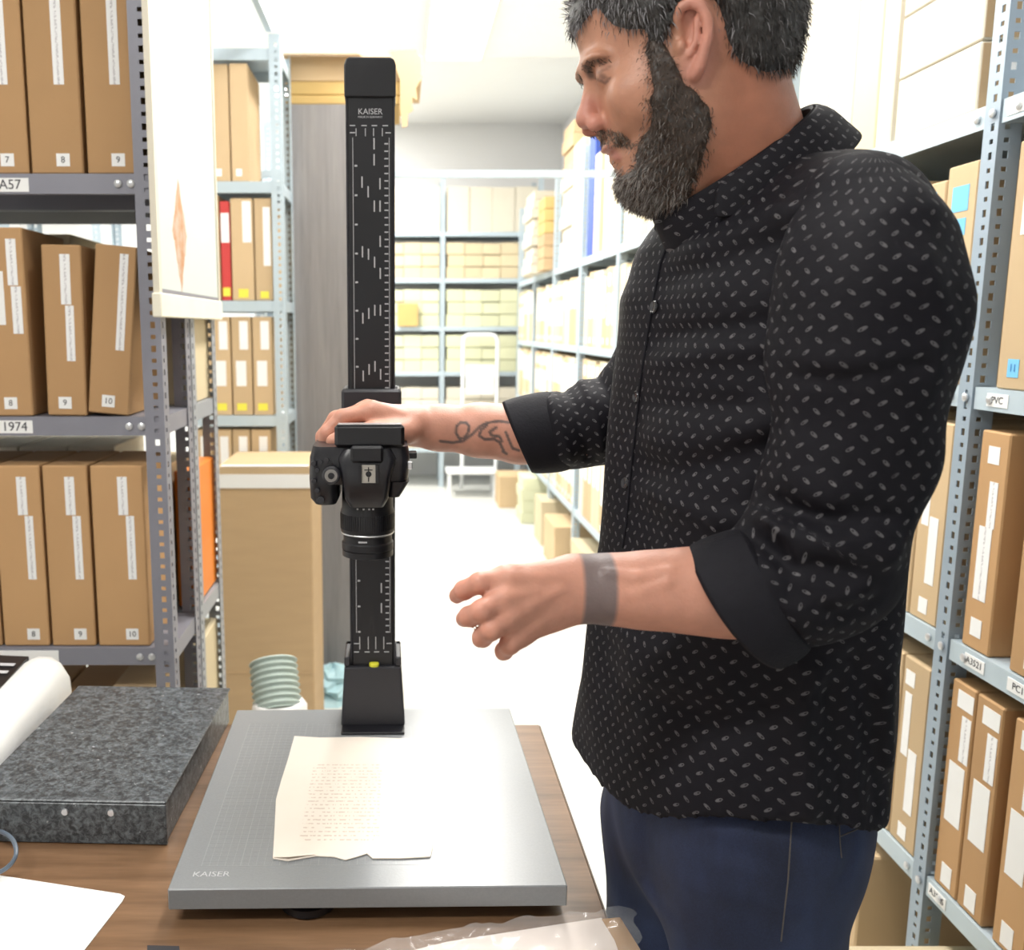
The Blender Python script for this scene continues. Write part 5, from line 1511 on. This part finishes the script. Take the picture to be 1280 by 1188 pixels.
def shirt_mat():
    m, b, t = base_mat('black_printed_cotton', (.012, .012, .016), .72)
    b.inputs['Specular IOR Level'].default_value = .2
    uv = t.node('ShaderNodeUVMap', uv_map='pattern')
    sp = t.node('ShaderNodeSeparateXYZ'); t.link(uv.outputs[0], sp.inputs[0])
    cell = .0165
    total = None
    for (ox, oy, ang) in ((0, 0, 35), (.5, .5, -38)):
        gx = t.math('ADD', t.math('DIVIDE', sp.outputs[0], cell * 1.15), ox); gy = t.math('ADD', t.math('DIVIDE', sp.outputs[1], cell * 1.15), oy)
        fx = t.math('SUBTRACT', t.math('FRACT', gx), .5); fy = t.math('SUBTRACT', t.math('FRACT', gy), .5)
        ca, sa = math.cos(R(ang)), math.sin(R(ang))
        rx = t.math('ADD', t.math('MULTIPLY', fx, ca), t.math('MULTIPLY', fy, sa)); ry = t.math('SUBTRACT', t.math('MULTIPLY', fy, ca), t.math('MULTIPLY', fx, sa))
        # teardrop: ellipse whose width shrinks towards one end, with a hollow
        e1 = t.math('ADD', t.math('POWER', t.math('DIVIDE', rx, .19), 2.0), t.math('POWER', t.math('DIVIDE', ry, .078), 2.0))
        e2 = t.math('ADD', t.math('POWER', t.math('DIVIDE', t.math('SUBTRACT', rx, .07), .06), 2.0), t.math('POWER', t.math('DIVIDE', ry, .030), 2.0))
        k = t.math('MULTIPLY', t.math('LESS_THAN', e1, 1.0), t.math('GREATER_THAN', e2, 1.0))
        total = k if total is None else t.math('ADD', total, k, clamp=True)
    nz = t.node('ShaderNodeTexNoise', i_Scale=90.0, i_Detail=3.0); t.link(uv.outputs[0], nz.inputs['Vector'])
    k = t.math('MULTIPLY', total, t.math('ADD', t.math('MULTIPLY', nz.outputs[0], 1.1), -.05), clamp=True)
    t.link(t.mix(t.math('MULTIPLY', k, .70), (.0060, .0052, .0085), (.24, .23, .24)), b.inputs['Base Color'])
    tc = t.node('ShaderNodeTexCoord')
    n2 = t.node('ShaderNodeTexNoise', i_Scale=60.0, i_Detail=4.0); t.link(tc.outputs['Object'], n2.inputs['Vector'])
    bp = t.node('ShaderNodeBump', i_Strength=.25, i_Distance=.003); t.link(n2.outputs[0], bp.inputs['Height']); t.link(bp.outputs[0], b.inputs['Normal'])
    return m
M_SHIRT = shirt_mat()
M_SHIRTP = mat('black_plain_cotton', (.0105, .0100, .0140), .72, var=.25, scale=40, bump=.3, bscale=300, spec=.2)
def set_uv(me, uvv):
    a = me.attributes.new('pattern', 'FLOAT2', 'CORNER') if False else None
    l = me.uv_layers.new(name='pattern')
    vi = np.zeros(len(me.loops), np.int32); me.loops.foreach_get('vertex_index', vi)
    l.data.foreach_set('uv', uvv[vi].astype(f32).ravel())
shirt_me = np_mesh('shirt', *tv, M_SHIRT, 2)
v_ = verts_np(shirt_me)
cx_ = np.interp(v_[:, 2], TZs, TC)
dx_, dy_ = v_[:, 0] - cx_, v_[:, 1] - YT
# angle measured away from the back seam so that no seam shows at the front
ang = np.arctan2(dx_ * Lv[0] + dy_ * Lv[1], dx_ * Fv[0] + dy_ * Fv[1])
set_uv(shirt_me, np.stack([ang * .165, v_[:, 2]], 1))
shirt = pob('shirt', shirt_me)
SLC = [([(955, 655), (975, 690), (1000, 720)], .006, -.007), ([(975, 650), (990, 675), (1010, 700)], .007, .006), ([(1000, 645), (1060, 660), (1120, 650)], .008, -.006), ([(1020, 690), (1075, 700), (1125, 690)], .009, .005), ([(1000, 745), (1050, 770), (1095, 755)], .008, -.005), ([(985, 470), (1060, 476), (1160, 455)], .006, -.004), ([(985, 452), (1060, 458), (1160, 440)], .012, .003), ([(980, 640), (1040, 655), (1090, 640)], .010, -.006), ([(985, 662), (1050, 682), (1110, 668)], .010, .005),
       ([(965, 690), (1030, 712), (1100, 720)], .010, -.005), ([(975, 620), (1015, 560), (1020, 500)], .012, .004), ([(1165, 330), (1185, 400), (1170, 470)], .014, .004), ([(1010, 300), (1000, 380), (990, 440)], .014, -.004),
       ([(1010, 760), (1070, 745), (1115, 700)], .010, .005)]
def sleeve_near(X, Y, Z):
    f = chain(X, Y, Z, [(1066, 272, .835, .052), (1082, 322, .815, .064), (1083, 385, .80, .070), (1075, 470, .795, .067), (1058, 580, .79, .059), (1042, 660, .785, .055), (1030, 706, .785, .052), (985, 724, .785, .051), (945, 735, .785, .050)], .03)
    f = f - crease_sum(X, Z, SLC, .72) * smooth01((f32(.80) - Y) / f32(.05)) + waves(X, Y, Z, .06, .006, 5, 2)
    # open end at the cuff
    e0 = np.array(A(945, 745, .785)); nx = np.array([-.75, 0, -.66])
    return np.maximum(f, (X - f32(e0[0])) * f32(nx[0]) + (Z - f32(e0[2])) * f32(nx[2]))
sv = surface_nets(sleeve_near, (.26, .685, .92), (.52, .91, 1.63), .0040)
sn_me = np_mesh('sleeve', *sv, M_SHIRT, 2)
def arm_uv(me, pts):
    v = verts_np(me); best = np.full(len(v), 1e9); uvv = np.zeros((len(v), 2)); acc = 0
    for (a, b) in zip(pts[:-1], pts[1:]):
        a, b = np.array(a), np.array(b); d = b - a; L = np.linalg.norm(d); d = d / L
        e1 = np.cross(d, [0, 1, 0]); e1 /= np.linalg.norm(e1); e2 = np.cross(d, e1)
        t0 = (v - a) @ d; t = np.clip(t0, 0, L); r_ = v - a - t[:, None] * d; dist = np.linalg.norm(r_, axis=1)
        m_ = dist < best
        th = np.arctan2(-(r_ @ e1), (r_ @ e2) * (1 if e2[1] < 0 else -1))
        uvv[m_] = np.stack([th * .066, acc + (np.minimum(t0, L) if acc == 0 else t)], 1)[m_]; best = np.minimum(best, dist); acc += L
    set_uv(me, uvv)
arm_uv(sn_me, [A(1090, 262, .80), A(1045, 700, .785), A(935, 745, .785)])
sl1 = pob('sleeve', sn_me, shirt)
FSC = [([(690, 500), (700, 540), (715, 580)], .006, .004), ([(712, 488), (722, 530), (735, 570)], .006, -.005), ([(735, 478), (742, 520), (752, 565)], .006, .005), ([(755, 470), (765, 510), (770, 555)], .006, -.004)]
def sleeve_far(X, Y, Z):
    f = chain(X, Y, Z, [(925, 290, 1.165, .062), (880, 370, 1.185, .068), (835, 455, 1.21, .062), (808, 510, 1.23, .058), (765, 525, 1.235, .053), (715, 536, 1.235, .046), (690, 540, 1.235, .039), (655, 543, 1.235, .034)], .03)
    f = f - crease_sum(X, Z, FSC, 1.19) + waves(X, Y, Z, .05, .005, 5, 1)
    e0 = np.array(A(668, 543, 1.235)); nx = np.array([-.93, 0, .2])
    return np.maximum(f, (X - f32(e0[0])) * f32(nx[0]) + (Z - f32(e0[2])) * f32(nx[2]))
fv = surface_nets(sleeve_far, (.18, 1.09, 1.22), (.52, 1.33, 1.66), .0042)
sf_me = np_mesh('sleeve', *fv, M_SHIRT, 2)
arm_uv(sf_me, [A(925, 290, 1.165), A(808, 515, 1.23), A(640, 545, 1.235)])
sl2 = pob('sleeve', sf_me, shirt)
# cuffs: turned-back bands
def cuff(o_edge, i_edge, Y, ry, ob_, ib_, n=40):
    """o_edge / i_edge: two px points (top, bottom) of the opening and of the inner end"""
    rings = []
    def ring(e, sc_, wob=0, bul=(0, 0)):
        a = Vector(P(e[0][0], e[0][1], Y)); b = Vector(P(e[1][0], e[1][1], Y)); c = (a + b) / 2; h_ = (a - b) / 2
        nd = Vector((h_.z, 0, -h_.x)).normalized(); nd = nd if nd.x < 0 else -nd
        return [tuple(c + h_ * sc_ * math.cos(t) + Vector((0, ry * sc_ * math.sin(t), 0)) + h_.normalized() * wob * math.sin(3 * t + 1) + nd * (bul[0] * -math.sin(t) + bul[1] * max(0, -math.sin(t)) ** 1.5)) for t in [2 * pi * k / n for k in range(n)]]
    mid = [((o_edge[k][0] + i_edge[k][0]) / 2, (o_edge[k][1] + i_edge[k][1]) / 2) for k in (0, 1)]
    rings = [ring(i_edge, .90, 0, ib_), ring(i_edge, 1.02, .001, ib_), ring(mid, 1.04, .0015, ((ob_[0] + ib_[0]) / 2, (ob_[1] + ib_[1]) / 2)), ring(o_edge, 1.0, .001, ob_), ring(o_edge, .94, .001, ob_), ring(mid, .90, 0, ((ob_[0] + ib_[0]) / 2, 0))]
    return MB().loft(rings).mesh('cuff', M_SHIRTP, True)
c1 = pob('cuff', cuff(((858, 690), (977, 824)), ((932, 664), (1012, 800)), .785, .056, (.015, .007), (.009, .006)), shirt)
c1['label'] = 'plain black turned-back cuff'
c2 = pob('cuff', cuff(((626, 503), (664, 591)), ((690, 489), (714, 586)), 1.235, .049, (.004, .001), (.004, .001)), shirt)
c2['label'] = 'plain black turned-back cuff'
for c in (c1, c2):
    sm = c.modifiers.new('s', 'SUBSURF'); sm.levels = 1; sm.render_levels = 1
# collar
fr_ = np.array(A(822, 266, .965)); bk_ = np.array(A(1004, 134, .985)); cc = (fr_ + bk_) / 2; ef = (fr_ - bk_) / 2
ef3 = ef / np.linalg.norm(ef); L3 = np.array([Lv[0] * .6, Lv[1], 0]); L3 /= np.linalg.norm(L3)
dn = np.cross(ef3, L3); dn = dn if dn[2] < 0 else -dn; dn /= np.linalg.norm(dn)
def cring(t, grow=0, down=0):
    o_ = (ef * math.cos(t) + L3 * .068 * math.sin(t)); u_ = o_ / np.linalg.norm(o_)
    return cc + o_ + u_ * grow + dn * down
st = MB()
tt_ = [R(a) for a in range(0, 361, 8)]
rings = [[tuple(cring(t, -.004, .030 * (1)) ) for t in tt_[:-1]], [tuple(cring(t, -.003, .002)) for t in tt_[:-1]], [tuple(cring(t, -.0005, .0)) for t in tt_[:-1]], [tuple(cring(t, .004, .008)) for t in tt_[:-1]], [tuple(cring(t, .010, .045)) for t in tt_[:-1]]]
st.loft(rings)
stand_me = st.mesh('collar_stand', M_SHIRT, True)
set_uv(stand_me, np.stack([verts_np(stand_me)[:, 0] * 1.3, verts_np(stand_me)[:, 2] * 1.3], 1))
cst = pob('collar_stand', stand_me, shirt)
lf_ = MB(); ts = [R(a) for a in np.linspace(58, 302, 40)]
rows = []
for s in (0, .08, .35, .7, 1.0):
    row = []
    for t in ts:
        endk = min(1, (min(t - ts[0], ts[-1] - t)) / R(20))
        drop = (.026 + .024 * endk) * s
        row.append(tuple(cring(t - (R(9) * s * (1 - endk) if t < pi else -R(9) * s * (1 - endk)), .003 + .004 * math.sin(pi * min(s * 1.5, 1)) + .024 * s, drop - .004 * math.sin(pi * s))))
    rows.append(row)
lf_.loft(rows, closed=False)
leaf_me = lf_.mesh('collar_leaf', M_SHIRT, True)
set_uv(leaf_me, np.stack([verts_np(leaf_me)[:, 0] * 1.3, verts_np(leaf_me)[:, 2] * 1.3], 1))
clf = pob('collar_leaf', leaf_me, shirt)
so = clf.modifiers.new('t', 'SOLIDIFY'); so.thickness = .0028
sm = clf.modifiers.new('s', 'SUBSURF'); sm.levels = 1; sm.render_levels = 1
# placket and buttons follow the torso surface
bvh = BVHTree.FromPolygons([tuple(p) for p in verts_np(shirt_me)], tv[1].tolist())
def hit(u, v):
    d = ray(u, v).normalized(); r_ = bvh.ray_cast(Vector((0, 0, CAMZ)), d)
    return (r_[0], r_[1]) if r_[0] is not None else (None, None)
ply = [(838, 300), (826, 330), (818, 370), (810, 420), (801, 480), (795, 540), (788, 600), (783, 660), (778, 690)]
edge = []
for (a, b) in zip(ply[:-1], ply[1:]):
    for k in range(6):
        h_, n_ = hit(a[0] + (b[0] - a[0]) * k / 6, a[1] + (b[1] - a[1]) * k / 6)
        if h_ is not None: edge.append(h_ + n_ * .001)
if len(edge) > 6:
    sm_ = [edge[0]] + [(edge[i - 1] + edge[i] * 2 + edge[i + 1]) / 4 for i in range(1, len(edge) - 1)] + [edge[-1]]
    pob('placket_seam', MB().tube(sm_, .0014, 6).mesh('placket_seam', M_SHIRTP, True), shirt)
for (u, v) in ((819, 384), (797, 496), (783, 604)):
    h_, n_ = hit(u, v)
    if h_ is None: continue
    bt = MB().lathe([(.0062, 0), (.0066, .0012), (.0058, .0026), (.0034, .0016)], n=18)
    bo_ = pob('button', bt.mesh('button', mat('dark_button', (.03, .03, .035), .2), True), shirt)
    bo_.location = h_ + n_ * .0008; bo_.rotation_mode = 'QUATERNION'; bo_.rotation_quaternion = n_.to_track_quat('Z', 'Y')

# ---------------- jeans and shoes
def jeans_f(X, Y, Z):
    f = ell(X, Y, Z, A(905, 985, .985), (.130, .165, .16))
    nl = [(948, 1020, .905, .098), (946, 1188, .905, .086)]
    fl_ = [(852, 1020, 1.075, .098), (846, 1188, 1.07, .086)]
    kx = P(946, 1188, .905); k2 = P(846, 1188, 1.07)
    n3 = [(kx.x, .905, kx.z), (kx.x + .012, .905, .50), (kx.x + .035, .90, .07)]
    m3 = [(k2.x, 1.07, k2.z), (k2.x + .01, 1.075, .50), (k2.x + .03, 1.08, .07)]
    for c in (nl, fl_): f = smin(f, chain(X, Y, Z, c), .05)
    for c, rr3 in ((n3, (.086, .066, .058)), (m3, (.086, .066, .058))):
        for i in (0, 1): f = smin(f, rcone(X, Y, Z, c[i], c[i + 1], rr3[i], rr3[i + 1]), .02)
    f = smin(f, ell(X, Y, Z, A(985, 1015, .95), (.070, .09, .085)), .04)
    cr = crease_sum(X, Z, [([(850, 1010), (842, 1100), (850, 1188)], .010, -.010), ([(870, 1040), (930, 1030), (980, 1040)], .010, .004), ([(870, 1075), (930, 1062), (985, 1080)], .010, -.003), ([(860, 1130), (930, 1115), (985, 1130)], .012, .003), ([(1045, 1020), (1062, 1060), (1050, 1090)], .008, -.004)], .82)
    f = f - cr * smooth01((f32(.98) - Y) / f32(.06)) + waves(X, Y, Z, .08, .004, 5, 3)
    top_ = P(0, 950, .9).z
    return np.maximum(np.maximum(f, Z - f32(top_)), f32(.06) - Z)
jv = surface_nets(jeans_f, (.17, .70, .05), (.70, 1.25, 1.02), .0052)
def denim_mat():
    m, b, t = base_mat('dark_blue_denim', (.02, .035, .10), .8)
    tc = t.node('ShaderNodeTexCoord'); mp = t.node('ShaderNodeMapping'); mp.inputs['Scale'].default_value = (14, 14, 5); t.link(tc.outputs['Object'], mp.inputs['Vector'])
    n1_ = t.node('ShaderNodeTexNoise', i_Scale=1.0, i_Detail=5.0); t.link(mp.outputs[0], n1_.inputs['Vector'])
    n2_ = t.node('ShaderNodeTexNoise', i_Scale=700.0, i_Detail=2.0); t.link(tc.outputs['Object'], n2_.inputs['Vector'])
    f = t.math('ADD', t.math('MULTIPLY', n1_.outputs[0], .8), t.math('MULTIPLY', n2_.outputs[0], .3))
    t.link(t.mix(t.math('MULTIPLY', t.math('SUBTRACT', f, .38), 3, clamp=True), (.007, .011, .032), (.022, .036, .095)), b.inputs['Base Color'])
    bp = t.node('ShaderNodeBump', i_Strength=.2, i_Distance=.001); t.link(n2_.outputs[0], bp.inputs['Height']); t.link(bp.outputs[0], b.inputs['Normal'])
    return m
jeans_me = np_mesh('jeans', *jv, denim_mat(), 2)
jeans = pob('jeans', jeans_me)
bvh = BVHTree.FromPolygons([tuple(p) for p in verts_np(jeans_me)], jv[1].tolist())
M_STITCH = mat('tan_stitching', (.10, .085, .075), .7)
def seam(name, pts, r_=.0007, off=.0002):
    e = []
    for (a, b) in zip(pts[:-1], pts[1:]):
        for k in range(8):
            h_, n_ = hit(a[0] + (b[0] - a[0]) * k / 8, a[1] + (b[1] - a[1]) * k / 8)
            if h_ is not None: e.append(h_ + n_ * off)
    if len(e) > 4: pob(name, MB().tube(e, r_, 6).mesh(name, M_STITCH, True), jeans)
seam('side_seam', [(988, 975), (990, 1020), (985, 1100), (975, 1188)])
seam('pocket_stitching', [(1048, 1015), (1050, 1055), (1052, 1075)], .0006)
seam('pocket_stitching', [(1050, 1046), (1078, 1034)], .0006)
def shoe(cx0, cy0):
    def f(X, Y, Z):
        d = rcone(X, Y, Z, (cx0 + .06, cy0, .055), (cx0 - .14, cy0 - .02, .038), .048, .040)
        d = smin(d, rcone(X, Y, Z, (cx0 + .04, cy0, .06), (cx0 + .03, cy0, .12), .045, .050), .03)
        return np.maximum(d, f32(.001) - Z)
    return surface_nets(f, (cx0 - .20, cy0 - .09, -.02), (cx0 + .13, cy0 + .08, .15), .006)
kx = P(946, 1188, .905); k2 = P(846, 1188, 1.07)
for (x, y) in ((kx.x + .035, .90), (k2.x + .03, 1.08)):
    pob('shoe', np_mesh('shoe', *shoe(x, y), mat('black_leather', (.02, .018, .016), .4), 2))
